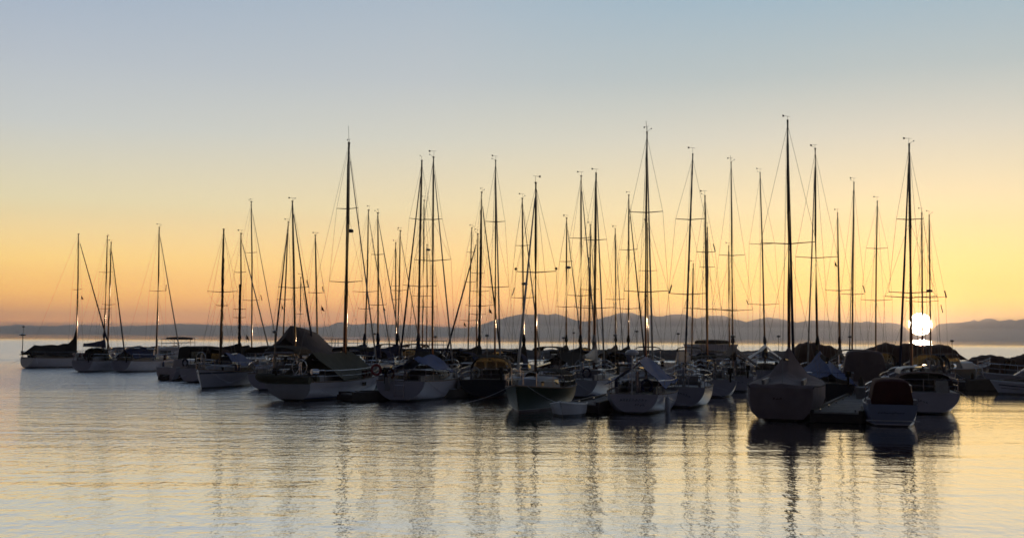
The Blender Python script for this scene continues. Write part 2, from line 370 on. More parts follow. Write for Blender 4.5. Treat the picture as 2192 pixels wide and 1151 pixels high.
def hull_rings(L, B, fb, tw, kd=-0.5, sr=0.35, br=0.9, zst=0.02, n=17, sheer=0.3, ex=0.8, m=11):
    rings = []
    for i in range(n):
        t = i/(n-1)
        if t < 0.42: b = B/2*(tw+(1-tw)*math.sin(math.pi/2*t/0.42))
        else: b = B/2*max(0.012, 1-((t-0.42)/0.58)**2.1)
        zs = fb*(0.94+sheer*max(0, (t-0.3)/0.7)**2+0.05*max(0, (0.3-t)/0.3)**2)
        if t < 0.5: q = ((0.5-t)/0.5)**2; zk = kd*(1-q)+zst*q
        else: zk = kd
        e = ex+(1.0-ex)*max(0, 1-t/0.3)+0.35*max(0, (t-0.6)/0.4)
        ring = []
        for j in range(2*m-1):
            a = math.pi*j/(2*m-2); c = math.cos(a); y = b*math.copysign(abs(c)**e, c)
            z = zs-(zs-zk)*math.sin(a)
            zn = (z-kd)/(zs-kd)
            x0 = -L/2+sr*(zn-0.5); x1 = L/2-br*(1-zn)
            ring.append((x0+t*(x1-x0), y, z))
        rings.append(ring)
    return rings

def boat_hull(r, L, B, fb, hm, tw=0.72, deckm=None, rail=None, transom=None, **k):
    rg = hull_rings(L, B, fb, tw, **k)
    MB().face_grid(rg, close=False).build('hull', hm, r)
    r0 = [Vector(p) for p in rg[0]]
    MB().face_grid([r0, [p+Vector((-0.03, 0, 0)) for p in r0]], True, True, True).build('transom', transom or hm, r)
    rows = []
    for g in rg:
        a, c = Vector(g[0]), Vector(g[-1])
        rows.append([a.lerp(c, s)+Vector((0, 0, -0.03+0.05*(1-(2*s-1)**2))) for s in (0.02, 0.25, 0.5, 0.75, 0.98)])
    MB().face_grid(rows, close=False).build('deck', deckm or M['deck'], r)
    tr = MB()
    tr.tube([Vector(g[0])+Vector((0, 0, 0.02)) for g in rg], 0.032, 5); tr.tube([Vector(g[-1])+Vector((0, 0, 0.02)) for g in rg], 0.032, 5)
    tr.build('toe_rail', rail or M['teak'], r)
    return rg
def station(rg, t):
    f = t*(len(rg)-1); i = min(int(f), len(rg)-2); g = f-i
    a = Vector(rg[i][0]).lerp(Vector(rg[i+1][0]), g); return a          # port sheer point: x, half beam, sheer height

def trunk(r, x0, x1, w0, w1, z0, h, m, slope=0.5, win=3, name='cabin', winm=None, back=0.1):
    """cabin trunk with sloped front and side windows"""
    mb = MB(); rings = []
    for x, w, hh in ((x0, w0, 0.0), (x0+back, w0, h), (x0+(x1-x0)*0.5, (w0+w1)/2*1.03, h*1.02), (x1-slope, w1*1.05, h*0.92), (x1, w1*0.9, 0.0)):
        hh = max(hh, 0.01)
        rings.append([(x, w/2, z0), (x, w/2*0.90, z0+hh*0.85), (x, w/2*0.72, z0+hh), (x, 0, z0+hh*1.06), (x, -w/2*0.72, z0+hh), (x, -w/2*0.90, z0+hh*0.85), (x, -w/2, z0)])
    c = mb.face_grid(rings, False, True, True).build(name, m, r)
    if win:
        xa, xb = x0+back+0.15, x1-slope-0.1; dx = (xb-xa)/win
        for s in (1, -1):
            for k in range(win):
                q0, q1 = xa+k*dx, xa+(k+0.82)*dx
                def P(x, f):
                    w = w0+(w1*1.05-w0)*(x-x0)/(x1-x0-slope)
                    return (x, s*(w/2*(1-0.10*f/0.85)*1.02+0.012), z0+h*f)
                MB().sheet([[P(q0, 0.32), P(q1, 0.32)], [P(q0, 0.74), P(q1, 0.74)]], 0.02*s).build('window', winm or M['glass'], c)
    return c

def rail_line(r, name, pts, posts, rad=0.014, drop=0.6):
    mb = MB(); mb.tube(pts, rad, 5)
    mb.tube([Vector(p)-Vector((0, 0, drop*0.48)) for p in pts], rad*0.7, 4)
    for p in posts: mb.tube([Vector(p)-Vector((0, 0, drop)), p], rad, 5)
    return mb.build(name, M['steel'], r)

def canvas_arch(r, name, m, x0, x1, w, z0, h, n=9, droop=0.12, sag=0.0, thick=0.02):
    rows = []
    for i in range(6):
        u = i/5; x = x0+(x1-x0)*u; row = []
        crown = h*(1-droop*(2*u-1)**2)-sag*(1-abs(((u*2) % 1)*2-1))
        for j in range(n):
            a = math.pi*j/(n-1); row.append((x, w/2*math.copysign(abs(math.cos(a))**0.6, math.cos(a)), z0+crown*math.sin(a)**0.6))
        rows.append(row)
    return MB().sheet(rows, thick).build(name, m, r)

def bimini(r, m, x0, x1, w, zd, h, top=0.35):
    c = canvas_arch(r, 'bimini', m, x0, x1, w, zd+h-top, top, droop=0.2)
    f = MB()
    for x in (x0+0.1, (x0+x1)/2, x1-0.1):
        f.tube([(x, -w/2*0.97, zd+h-top+0.03), (x, 0, zd+h-top+0.05), (x, w/2*0.97, zd+h-top+0.03)], 0.014, 5)
        for s in (1, -1): f.tube([((x0+x1)/2, s*w/2*0.98, zd), (x, s*w/2*0.97, zd+h-top+0.03)], 0.014, 5)
    f.build('bimini_frame', M['steel'], c); return c

def dodger(r, m, x0, x1, w, zd, h, winm=None):
    """spray hood: arch with clear panels in front"""
    c = canvas_arch(r, 'spray_hood', m, x0, x0+(x1-x0)*0.55, w, zd, h, droop=0.05)
    rows = []
    for i in range(3):
        u = i/2; x = x0+(x1-x0)*(0.56+0.44*u); hh = h*(0.97-0.6*u)
        rows.append([(x-0.15*abs(math.cos(math.pi*j/8)), w/2*math.copysign(abs(math.cos(math.pi*j/8))**0.6, math.cos(math.pi*j/8)), zd+hh*math.sin(math.pi*j/8)**0.6) for j in range(9)])
    MB().sheet(rows, 0.01).build('window', winm or M['glass'], c); return c

def tent(r, m, ridge, eaveL, eaveR, name='tarpaulin', wrinkle=0.065, gable=False):
    """tarpaulin hung over a ridge line; ridge and eaves are lists of local points"""
    rows = []
    for i, (a, p, q) in enumerate(zip(eaveL, ridge, eaveR)):
        a, p, q = Vector(a), Vector(p), Vector(q); row = []
        for s in (0, 0.2, 0.4, 0.6, 0.8, 1.0):
            v = a.lerp(p, s); v.z -= 0.10*math.sin(math.pi*s)+(wrinkle*math.sin(i*2.3+s*9)); row.append(v)
        for s in (0.2, 0.4, 0.6, 0.8, 1.0):
            v = p.lerp(q, s); v.z -= 0.10*math.sin(math.pi*s)+(wrinkle*math.sin(i*1.7+s*8)); row.append(v)
        rows.append(row)
    return MB().sheet(rows, 0.02).build(name, m, r)
def lines(n, a, b, sag=0.0):
    a, b = Vector(a), Vector(b); return [a.lerp(b, i/(n-1))-Vector((0, 0, sag*math.sin(math.pi*i/(n-1)))) for i in range(n)]

def scribble(r, name, pts_fn, n, seed, h=0.14, m=None):
    """a hand-painted name too far off to read: short dark strokes along a line"""
    rnd = random.Random(seed); mb = MB()
    for k in range(n):
        u = (k+0.15)/n; v = (k+0.8)/n; ph = [pts_fn(u, rnd.uniform(0, 0.3)*h), pts_fn((u+v)/2, rnd.uniform(0.5, 1)*h), pts_fn(v, rnd.uniform(0, 0.5)*h)]
        mb.tube(ph, 0.016, 4)
    return mb.build(name, m or M['letter'], r)

def clutter(r, L, B, zd, xm, rg, seed, fb):
    """the gear that crowds a moored sailboat's deck"""
    rnd = random.Random(seed); xs = -L/2
    wx, wz = xs+rnd.uniform(0.9, 1.5), zd+0.75                       # steering wheel on its pedestal
    if rnd.random() < 0.6:
        w = MB(); w.face_grid([[(wx+0.02*math.cos(q), (0.42+0.02*math.sin(q))*math.cos(a), wz+(0.42+0.02*math.sin(q))*math.sin(a)) for q in [math.pi*i/3 for i in range(6)]] for a in [2*math.pi*k/24 for k in range(25)]])
        for k in range(3): w.tube([(wx, 0.42*math.cos(k*1.047), wz+0.42*math.sin(k*1.047)), (wx, -0.42*math.cos(k*1.047), wz-0.42*math.sin(k*1.047))], 0.012, 4)
        w.tube([(wx+0.15, 0, zd-0.3), (wx+0.10, 0, wz+0.25)], [0.10, 0.07], 8).build('steering_wheel', M['steel'], r)
    for s in (1, -1):
        MB().lathe((xm-0.22*L, s*B*0.27, zd+0.28), [(0.085, 0), (0.06, 0.05), (0.055, 0.13), (0.08, 0.17), (0.03, 0.19)], 10).build('winch', M['steel'], r)
    x = xm+0.26*L; MB().box((x-0.28, -0.28, zd+0.02), (x+0.28, 0.28, zd+0.12), 0.92).build('deck_hatch', M['glass'], r)
    if rnd.random() < 0.55:                                          # outboard on the stern rail
        s = rnd.choice((1, -1)); o = (xs+0.02, s*B*0.24, zd+0.45)
        MB().tube([(o[0]-0.05, o[1], o[2]-0.55), (o[0], o[1], o[2])], [0.05, 0.07], 8).box((o[0]-0.22, o[1]-0.13, o[2]-0.02), (o[0]+0.16, o[1]+0.13, o[2]+0.27), 0.8).build('outboard_motor', M['black'], r)
    if rnd.random() < 0.5:
        s = rnd.choice((1, -1)); MB().tube([(xs+0.15, s*B*0.30, zd+0.55), (xs+0.45, s*B*0.36, zd+0.55)], 0.15, 10).build('barbecue', M['steel'], r)
    if rnd.random() < 0.6:                                           # jerry cans lashed along the lifeline
        s = rnd.choice((1, -1)); jc = M[rnd.choice(('navyrub', 'maroon', 'rubber', 'olive'))]
        for k in range(rnd.randint(1, 3)):
            p = station(rg, 0.52+0.05*k); MB().box((p.x-0.10, s*p.y*0.88-0.09, zd+0.04), (p.x+0.12, s*p.y*0.88+0.09, zd+0.48), 0.88).build('jerry_can', jc, r)
    if rnd.random() < 0.5:                                           # life ring or horseshoe on the stern rail
        s = rnd.choice((1, -1)); c = Vector((xs+0.03, s*B*0.17, zd+0.42)); h = MB()
        h.tube([c+Vector((0, 0.22*math.cos(a), 0.26*math.sin(a))) for a in [math.pi*(-0.35+1.7*k/12) for k in range(13)]], 0.06, 6).build('horseshoe_buoy', M[rnd.choice(('sail', 'navytarp', 'maroon'))], r)
    if rnd.random() < 0.35:                                          # slim pole with an aerial or wind generator aft
        s = rnd.choice((1, -1)); h = rnd.uniform(2.2, 3.0); MB().tube([(xs+0.2, s*B*0.30, zd), (xs+0.2, s*B*0.30, zd+h)], 0.022, 6).lathe((xs+0.2, s*B*0.30, zd+h), [(0.03, -0.02), (0.13, 0.02), (0.14, 0.10), (0.04, 0.15)], 8).build('antenna', M['wire'], r)
    # folded sail or gear bundle on the foredeck
    if rnd.random() < 0.6:
        pts = [Vector((xm+L*0.27+0.28*k, 0.08*math.sin(k*2+seed), zd+0.20+0.03*math.sin(k*3))) for k in range(5)]
        MB().tube(pts, [0.06, 0.17, 0.20, 0.16, 0.05], 8).build('sail_bag', M[rnd.choice(('navytarp', 'sail', 'maroon', 'black'))], r)
    # mooring lines from bow and stern
    for (t, dx) in ((0.03, -0.6), (0.93, 1.0)):
        for s in (1, -1):
            p = station(rg, t); a = Vector((p.x, s*p.y, p.z+0.05)); b2 = Vector((p.x+dx, s*(B/2+0.9), 0.42))
            MB().tube([a.lerp(b2, k/6)-Vector((0, 0, 0.12*math.sin(math.pi*k/6))) for k in range(7)], 0.012, 4).build('mooring_line', M['rubber'], r)
BOATS = []
def sailboat(label, mx, top, d=None, head=None, stern=None, bow=None, away=True, L=9.5, B=None, fb=1.0, hull='white', mr=0.075, spr=(), furl=0.0, rough=False, cover=None, cab='deck', vane=1, radar=None, flag=None, stick=None, group=None, tw=0.72, transom=None, sr=0.35, dark=False, boomz=1.55, zst=0.02, cabh=0.45, ant=0, jibpx=None, name='sailboat', backstay=True, lights=False, rails=True):
    B = B or L*0.31
    m = 0.57*L
    if stern: th, P = solve(stern, mx, m, away)
    elif bow: th, P = solve(bow, mx, L-m, away, True)
    else:
        wy = 720+(mx-1096)*0.0075+CAM_H*FPX/d; P = ground(mx, wy); th = R(head)
    O = P-Vector((math.cos(th), math.sin(th), 0))*(m-L/2)
    r = thing(name, O, th, label, 'sailboat', group)
    inv = Matrix.Translation(O) @ Matrix.Rotation(th, 4, 'Z'); inv = inv.inverted()
    T = inv @ at(top[0], top[1], P.y)
    xm = m-L/2
    rg = boat_hull(r, L, B, fb, M[hull], tw, transom=M[transom] if transom else None, sr=sr, zst=zst)
    zd = fb*0.96
    if cab: trunk(r, xm-0.17*L, xm+0.22*L, B*0.62, B*0.34, zd, cabh, M[cab], slope=0.6)
    # cockpit coaming
    cm = MB()
    for s in (1, -1): cm.box((-L*0.43, s*B*0.26-0.06, zd-0.02), (xm-0.17*L, s*B*0.26+0.06, zd+0.28))
    cm.build('coaming', M['deck'], r)
    mm = M['darkalu'] if dark else M['alu']
    base = Vector((xm, 0, zd))
    up = lambda z: base.lerp(T, (z-zd)/(T.z-zd))
    bend = random.Random(int(mx)*13).uniform(-0.035, 0.035)
    mk = MB(); mk.tube([base, base.lerp(T, 0.35)+Vector((0.03, bend, 0)), base.lerp(T, 0.65)+Vector((0.05, bend, 0)), base.lerp(T, 0.9), T], [mr, mr, mr*0.97, mr*0.8, mr*0.62], 24)
    mk.box((T.x-0.08, T.y-0.04, T.z-0.02), (T.x+0.10, T.y+0.04, T.z+0.05))
    mast = mk.build('mast', mm, r)
    if rough:                                                     # mainsail furled along the mast, lashed in lumps
        rnd = random.Random(int(mx)); pts = []; rr = []
        zt = rough if isinstance(rough, float) else 0.93
        for k in range(46):
            u = 0.16+(zt-0.16)*k/45; pts.append(base.lerp(T, u)+Vector((-mr*1.1, 0, 0))); rr.append(mr*(0.8+0.45*rnd.random())*(1.1-0.35*u))
        MB().tube(pts, rr, 8).build('furled_mainsail', M['black'] if dark else M['navytarp'], mast)
    d_m = P.y
    if vane:
        rv = random.Random(int(mx)*7); a = rv.uniform(-0.9, 0.9); hh = rv.uniform(0.22, 0.38); q = Vector((math.sin(a), math.cos(a), 0)); c = T+Vector((0.07, 0, hh))
        v = MB(); v.tube([T+Vector((0.07, 0, 0.03)), c], 0.008, 4); v.tube([c-q*0.14, c+q*0.22], 0.008, 4)
        v.sheet([[c+q*0.20-Vector((0, 0, 0.04)), c+q*0.30-Vector((0, 0, 0.05))], [c+q*0.20+Vector((0, 0, 0.04)), c+q*0.30+Vector((0, 0, 0.06))]], 0.005)
        if rv.random() < 0.6:
            e = T+Vector((-0.05, -0.22*rv.choice((1, -1)), rv.uniform(0.10, 0.22))); v.tube([T+Vector((-0.05, 0, 0.03)), e], 0.007, 4); v.ball(e, 0.035, 6)
        v.build('wind_vane', M['wire'], mast)
    if ant: MB().tube([T, T+Vector((0, 0.05, ant))], 0.011, 4).build('antenna', M['wire'], mast)
    # spreaders and shrouds
    ch = [Vector((xm-0.12, s*station(rg, 0.57).y*0.93, zd)) for s in (1, -1)]
    tips = [[], []]
    for yp, hp in spr:
        c = None
        u = (at(mx, yp, d_m).z-zd)/(T.z-zd); c = base.lerp(T, u)
        hw = min(1.75, max(0.35, hp*d_m/FPX/max(abs(math.sin(th)), 0.5)))
        sp = MB()
        for k, s in enumerate((1, -1)):
            tip = c+Vector((-0.06*hw, s*hw, 0.06*hw)); tips[k].append(tip)
            sp.tube([c, tip], [(0.030, 0.030), (0.018, 0.018)], 6)
            if lights: sp.ball(tip+Vector((0, 0, 0.12)), 0.07, 8)
        sp.build('spreader', mm, mast)
    for k in (0, 1):
        tt = sorted(tips[k], key=lambda p: -p.z)
        pts = [base.lerp(T, 0.985)]+tt+[ch[k]]
        MB().tube(pts, 0.0075, 4).build('shroud', M['wire'], r)
        if tt: MB().tube([base.lerp(T, (tt[-1].z-zd)/(T.z-zd)-0.01), ch[k]+Vector((0.35, 0, 0))], 0.0065, 4).build('shroud', M['wire'], r)
        if len(tt) > 1: MB().tube([base.lerp(T, (tt[0].z-zd)/(T.z-zd)-0.01), tt[-1]], 0.006, 4).build('shroud', M['wire'], r)
    bowp = Vector((L/2-0.06, 0, rg[-1][0][2]+0.05)); js = base.lerp(T, 0.97)
    MB().tube([bowp, js], 0.008, 4).build('forestay', M['wire'], r)
    if furl:
        a, b2 = bowp.lerp(js, 0.04), bowp.lerp(js, 0.95)
        MB().tube([a, a.lerp(b2, 0.05), a.lerp(b2, 0.5), b2], [furl*0.7, furl*1.15, furl*0.9, furl*0.5], 8).build('furled_jib', M['sail'] if furl < 0.06 else M['navytarp'], r)
    if backstay: MB().tube([T, Vector((-L/2+0.25, 0, fb))], 0.0075, 4).build('backstay', M['wire'], r)
    # loose halyard held off the mast
    MB().tube([base.lerp(T, 0.96)+Vector((0.05, 0.06, 0)), Vector((xm+0.5, 0.35, zd+0.1))], 0.006, 4).build('halyard', M['wire'], r)
    # boom, sail cover
    bz = zd+boomz-0.55; bl = 0.36*L
    bm = MB().tube([Vector((xm-0.1, 0, bz)), Vector((xm-bl, 0, bz+0.12))], 0.06, 8).build('boom', mm, r)
    if cover:
        pts, rr = [], []; rnd = random.Random(int(mx)+5)
        for k in range(13):
            u = k/12; h = 0.30*(1-u)**1.5+0.13
            pts.append(Vector((xm+0.12-(bl+0.05)*u, 0, bz+0.06+h*0.75+0.12*u))); rr.append(((0.10+0.05*(1-u))*rnd.uniform(0.85, 1.15), h*rnd.uniform(0.9, 1.1)))
        sc = MB().tube(pts, rr, 10)
        sc.tube([Vector((xm, 0, bz-0.1)), Vector((xm-0.02, 0, bz+0.55)), Vector((xm-0.01, 0, bz+1.15)), up(bz+1.6)], [(0.24, 0.26), (0.19, 0.21), (0.14, 0.15), (0.06, 0.09)], 10)
        sc.build('sail_cover', M[cover], bm)
    # rails
    if rails:
        zr = zd+0.62; S = [station(rg, t) for t in (0.02, 0.12)]; Bp = [station(rg, t) for t in (0.86, 0.97)]
        rail_line(r, 'stern_rail', [(S[1].x, S[1].y*.95, zr), (S[0].x+0.05, S[0].y*.95, zr), (S[0].x-0.02, 0.2, zr), (S[0].x-0.02, -0.2, zr), (S[0].x+0.05, -S[0].y*.95, zr), (S[1].x, -S[1].y*.95, zr)],
                  [(S[1].x, S[1].y*.95, zr), (S[0].x+0.05, S[0].y*.95, zr), (S[0].x-0.02, 0.25, zr), (S[0].x-0.02, -0.25, zr), (S[0].x+0.05, -S[0].y*.95, zr), (S[1].x, -S[1].y*.95, zr)])
        zb = bowp.z+0.6
        rail_line(r, 'pulpit', [(Bp[0].x, Bp[0].y, zb-.1), (Bp[1].x, Bp[1].y+.1, zb), (L/2+0.05, 0, zb+.03), (Bp[1].x, -Bp[1].y-.1, zb), (Bp[0].x, -Bp[0].y, zb-.1)],
                  [(Bp[0].x, Bp[0].y, zb-.1), (Bp[1].x, Bp[1].y+.1, zb), (Bp[1].x, -Bp[1].y-.1, zb), (Bp[0].x, -Bp[0].y, zb-.1)])
        for s in (1, -1):
            pts = [station(rg, t) for t in (0.12, 0.26, 0.4, 0.54, 0.7, 0.86)]
            pts = [Vector((p.x, s*p.y*0.96, p.z+0.60)) for p in pts]
            rail_line(r, 'lifeline', pts, pts[1:-1], 0.009)
    if radar:
        c = up(at(mx, radar, d_m).z); rd = MB()
        rd.tube([c, c+Vector((0.30, 0, 0))], 0.03, 5); rd.lathe(c+Vector((0.36, 0, 0.0)), [(0.05, -0.10), (0.20, -0.08), (0.23, 0.0), (0.20, 0.08), (0.05, 0.12)], 12)
        rd.build('radar_dome', M['darkalu'], mast)
    if flag:
        c = inv @ at(flag[0], flag[1], d_m); fl = MB()
        fl.tube([c+Vector((0, 0, 0.3)), c+Vector((0, 0, -0.35))], 0.008, 4)
        fl.sheet([[c+Vector((0, 0, 0.22)), c+Vector((0.08, -0.10, 0.05))], [c+Vector((0, 0, -0.12)), c+Vector((0.16, -0.20, -0.22))]], 0.012)
        fl.build('flag', M['maroon'], r)
    if stick:
        a = inv @ at(stick[0], stick[1], d_m); b2 = inv @ at(stick[2], stick[3], d_m)
        MB().tube([a, b2], 0.035, 6).build('rolled_flag', M['wire'], r)
    if rails: clutter(r, L, B, zd, xm, rg, int(mx)*3+1, fb)
    info = dict(r=r, L=L, B=B, fb=fb, zd=zd, xm=xm, rg=rg, T=T, inv=inv, th=th, bz=bz, O=O, Y=d_m)
    BOATS.append(info); return info

# ================================================================ the boats, front row first
GB = 'sailboats moored in the marina'
SB = sailboat
# far left group
b = SB('white sailboat under a long black boom tent, leftmost boat of the marina', 162, (168, 501), stern=(54, 787), L=9.6, furl=0.07, spr=[(620, 15)], group=GB, flag=(174, 637), vane=0)
z = b['bz']
tent(b['r'], M['black'], [Vector((-b['L']/2-0.1, 0, 1.55)), Vector((-b['L']/2+0.9, 0, 2.15))]+lines(6, (-b['L']/2+1.6, 0, 2.2), (b['xm']-0.9, 0, 2.35), 0.06)+[Vector((b['xm']-0.35, 0, 2.9)), Vector((b['xm']-0.1, 0, 3.7))],
     lines(8, (-b['L']/2, 1.15, 1.30), (b['xm']-0.9, 1.25, 1.12))+[Vector((b['xm']-0.35, .5, 1.8)), Vector((b['xm']-0.05, .2, 1.8))], lines(8, (-b['L']/2, -1.15, 1.28), (b['xm']-0.9, -1.25, 1.08))+[Vector((b['xm']-0.35, -.5, 1.8)), Vector((b['xm']-0.05, -.2, 1.8))], 'boom_tent')
MB().tube([(-b['L']/2+0.1, 0.8, 0.9), (-b['L']/2+0.1, 0.8, 3.15)], 0.025, 6).lathe((-b['L']/2+0.1, 0.8, 3.2), [(0.05, -0.1), (0.30, -0.05), (0.33, 0.05), (0.05, 0.15)], 10).build('radar_dome', M['darkalu'], b['r'])
b = SB('small white sailboat with short navy boom cover, just right of the long black boom tent', 221, (230, 505), stern=(150, 784), L=8.4, spr=[(583, 17), (661, 17)], cover='navytarp', group=GB)
b = SB('white sailboat with low arched spray hood, third mast from the left', 229, (238, 519), stern=(174, 796), L=8.6, furl=0.06, spr=[(652, 15)], group=GB)
dodger(b['r'], M['black'], -2.0, -0.4, 2.0, b['zd'], 1.15)
b = SB('white sailboat with two dark fenders along its side and a navy cockpit cover', 333, (341, 487), stern=(256, 796), L=9.2, furl=0.055, spr=[(623, 19)], group=GB, stick=(355, 623, 356, 609))
tent(b['r'], M['navytarp'], lines(5, (-4.0, 0, 1.95), (b['xm']-1.6, 0, 2.15)), lines(5, (-4.0, 1.2, 1.2), (b['xm']-1.6, 1.2, 1.3)), lines(5, (-4.0, -1.2, 1.2), (b['xm']-1.6, -1.2, 1.3)), 'cockpit_cover')
FEND = [(b, 0.45, -1, 'navyrub', 'dark fender nearer the stern of the white sailboat with navy cockpit cover'), (b, 0.68, -1, 'navyrub', 'dark fender nearer the bow of the white sailboat with navy cockpit cover')]
b = SB('white sailboat pointing its bow left, small blue tarpaulin over its cockpit', 470, (479, 491), bow=(424, 833), away=False, L=8.8, hull='white_dark', rough=0.80, spr=[(625, 33), (654, 13)], dark=True, group=GB, vane=0, furl=0.0, mr=0.08)
tent(b['r'], M['bluetarp'], lines(5, (-3.9, 0, 2.0), (b['xm']-0.9, 0, 2.15)), lines(5, (-4.0, 1.25, 1.25), (b['xm']-0.8, 1.1, 1.35)), lines(5, (-4.0, -1.25, 1.25), (b['xm']-0.8, -1.1, 1.35)))
b = SB('white sailboat under a black bimini, its round stern beside the inflatable dinghy', 632, (626, 431), stern=(566, 835), L=9.8, furl=0.06, spr=[(616, 34)], group=GB, stick=(660, 615, 657, 599), tw=0.75)
bimini(b['r'], M['black'], -4.2, -0.9, 3.2, b['zd'], 1.75, 0.5)
b = SB('long white sailboat with an olive tarpaulin over its deck, tallest mast of the left half', 736, (747, 306), stern=(622, 858), L=11.4, B=3.6, fb=1.0, mr=0.11, furl=0.045, spr=[(447, 24), (604, 37)], group=GB, radar=493, ant=1.0, sr=-0.9, hull='white_blue', zst=-0.05, transom='grey')
xm = b['xm']
tent(b['r'], M['olive'], lines(6, (-3.3, 0, 2.45), (xm+0.9, 0, 2.5), 0.12), lines(6, (-3.7, 1.75, 1.25), (xm+1.4, 1.5, 1.3), 0.05), lines(6, (-3.2, -1.85, 1.05), (xm+2.0, -1.3, 1.25), 0.12))
MB().sheet([[(x, -station(b['rg'], 0.35).y-0.05+0.0*x, 0.62), (x+0.5, -station(b['rg'], 0.35).y-0.05, 0.62)] for x in (-0.8,)]+[[(-0.8, -station(b['rg'], 0.35).y-0.06, 0.82), (-0.3, -station(b['rg'], 0.35).y-0.06, 0.82)]], 0.02).build('window', M['glass'], b['r'])
b7 = b
b = SB('white sailboat with a bright blue tarpaulin over its cockpit, stern ladder and red lifebuoy', 925, (928, 337), stern=(855, 859), L=10.2, B=3.3, fb=1.05, mr=0.06, furl=0.045, spr=[(470, 20), (558, 40)], group=GB, tw=0.80, flag=None)
b8 = b
tent(b['r'], M['bluetarp'], lines(6, (-3.4, -0.2, 2.2), (b['xm']-0.2, -0.2, 2.35)), lines(6, (-4.3, 1.6, 1.25), (b['xm']-0.4, 1.5, 1.45)), lines(6, (-3.7, -1.6, 1.65), (b['xm']+0.2, -1.5, 1.35)))
ld = MB(); xs = -b['L']/2-0.12
for y in (-0.25, 0.25): ld.tube([(xs+0.1, y, 1.7), (xs, y, 0.2)], 0.02, 5)
for k in range(5): ld.tube([(xs+0.02, -0.25, 0.3+0.27*k), (xs+0.02, 0.25, 0.3+0.27*k)], 0.016, 5)
ld.build('stern_ladder', M['steel'], b['r'])
MB().box((xs-0.05, 0.55, 0.55), (xs+0.1, 0.75, 1.25)).build('stern_locker', M['deck'], b['r'])
FEND += [(b, 0.50, -1, 'rubber', 'white fender near the middle of the side of the sailboat with a stern ladder'), (b, 0.72, -1, 'rubber', 'white fender near the bow of the sailboat with a stern ladder')]
b = SB('dark hulled sailboat whose spray hood has glowing amber windows', 1059, (1061, 344), stern=(1040, 851), L=10.0, B=3.5, fb=1.0, hull='navy', mr=0.055, furl=0.05, spr=[(475, 21), (615, 30)], group=GB, tw=0.85, transom='navy')
dodger(b['r'], M['black'], -2.3, 0.0, 2.3, b['zd']+0.2, 1.05, M['amber'])
rw = MB()
for k in range(3): rw.sheet([[(-2.35, -0.95+0.64*k, b['zd']+0.55), (-2.35, -0.40+0.64*k, b['zd']+0.55)], [(-2.33, -0.85+0.60*k, b['zd']+0.95), (-2.33, -0.37+0.58*k, b['zd']+1.0)]], 0.01)
rw.build('rear_window', M['amber'], b['r'])
canvas_arch(b['r'], 'bimini', M['black'], -4.2, -2.6, 2.8, b['zd']+1.0, 0.35)
b = SB('dark green sailboat with its bow towards the open water and a thick dark furled jib', 1146, (1147, 392), bow=(1104, 885), away=False, L=9.6, fb=0.98, hull='green', mr=0.066, furl=0.055, dark=True, spr=[(583, 43)], lights=True, group=GB, cabh=0.5)
canvas_arch(b['r'], 'cockpit_cover', M['black'], -4.2, -1.4, 2.1, b['zd'], 0.85)
b10 = b
b = SB('white sailboat with a loosely furled pale mainsail, behind the finger dock with the dinghy', 1271, (1276, 371), stern=(1236, 851), L=9.8, mr=0.085, furl=0.05, spr=[(514, 24), (660, 42)], hull='white_blue', cover='sail', group=GB, transom='grey')
b = SB('white sailboat with a peaked blue tarpaulin and a radar pole on its stern rail', 1382, (1385, 284), stern=(1357, 886), L=10.4, B=3.3, fb=0.88, mr=0.060, furl=0.05, spr=[(455, 34), (625, 46)], hull='white_dark', group=GB, tw=0.64, stick=(1433, 627, 1438, 610), ant=0.6, vane=1)
b12 = b
tent(b['r'], M['bluetarp'], lines(6, (-3.6, -0.1, 2.3), (b['xm']+0.3, 0, 2.5), 0.08), lines(6, (-4.0, 1.45, 1.25), (b['xm'], 1.45, 1.35)), lines(6, (-4.5, -1.35, 1.15), (b['xm'], -1.6, 1.3)))
MB().tube([(-b['L']/2+0.15, 0.1, 0.8), (-b['L']/2+0.15, 0.1, 2.65)], 0.03, 6).lathe((-b['L']/2+0.15, 0.1, 2.7), [(0.05, -0.1), (0.28, -0.06), (0.31, 0.03), (0.20, 0.13), (0.03, 0.16)], 12).build('radar_dome', M['rubber'], b['r'])
scribble(b['r'], 'painted_name', lambda u, v: (-b12['L']/2-0.19, 0.62-1.24*u, 0.56+v), 9, 3, 0.16)
scribble(b['r'], 'painted_name', lambda u, v: (-b12['L']/2-0.19, -0.05-0.45*u, 0.36+v), 4, 5, 0.12)
FEND += [(b, 0.10, -1, 'rubber', 'white cylinder fender at the corner of the transom with dark lettering'), (b, 0.60, -1, 'navyrub', 'dark fender hanging amidships on the sailboat with the peaked blue tarpaulin')]
b = SB('white sailboat with dark sheer stripe, mainsail furled in lumps along its slanting mast', 1465, (1483, 331), stern=(1463, 872), L=9.6, mr=0.052, rough=0.95, spr=[(470, 31), (630, 40)], hull='white_dark', group=GB, tw=0.70, transom='white')
b13 = b
scribble(b['r'], 'painted_name', lambda u, v: (-b13['L']/2-0.17, 0.45-0.8*u, 0.72+v-0.25*u), 6, 8, 0.18)
b = SB('white sailboat with rounded stern between two white sterns, left of the dark winged awning', 1515, (1509, 420), stern=(1538, 850), L=9.2, mr=0.06, furl=0.0, spr=[(540, 20)], group=GB, stick=(1531, 538, 1527, 522))
bimini(b['r'], M['black'], -3.6, -1.2, 2.3, b['zd'], 1.4, 0.3)
b = SB('white sailboat under a dark grey winged awning, its transom name dark blue', 1569, (1565, 348), stern=(1577, 838), L=9.4, mr=0.055, spr=[(547, 27), (665, 42)], group=GB, cover='navytarp', ant=0.5)
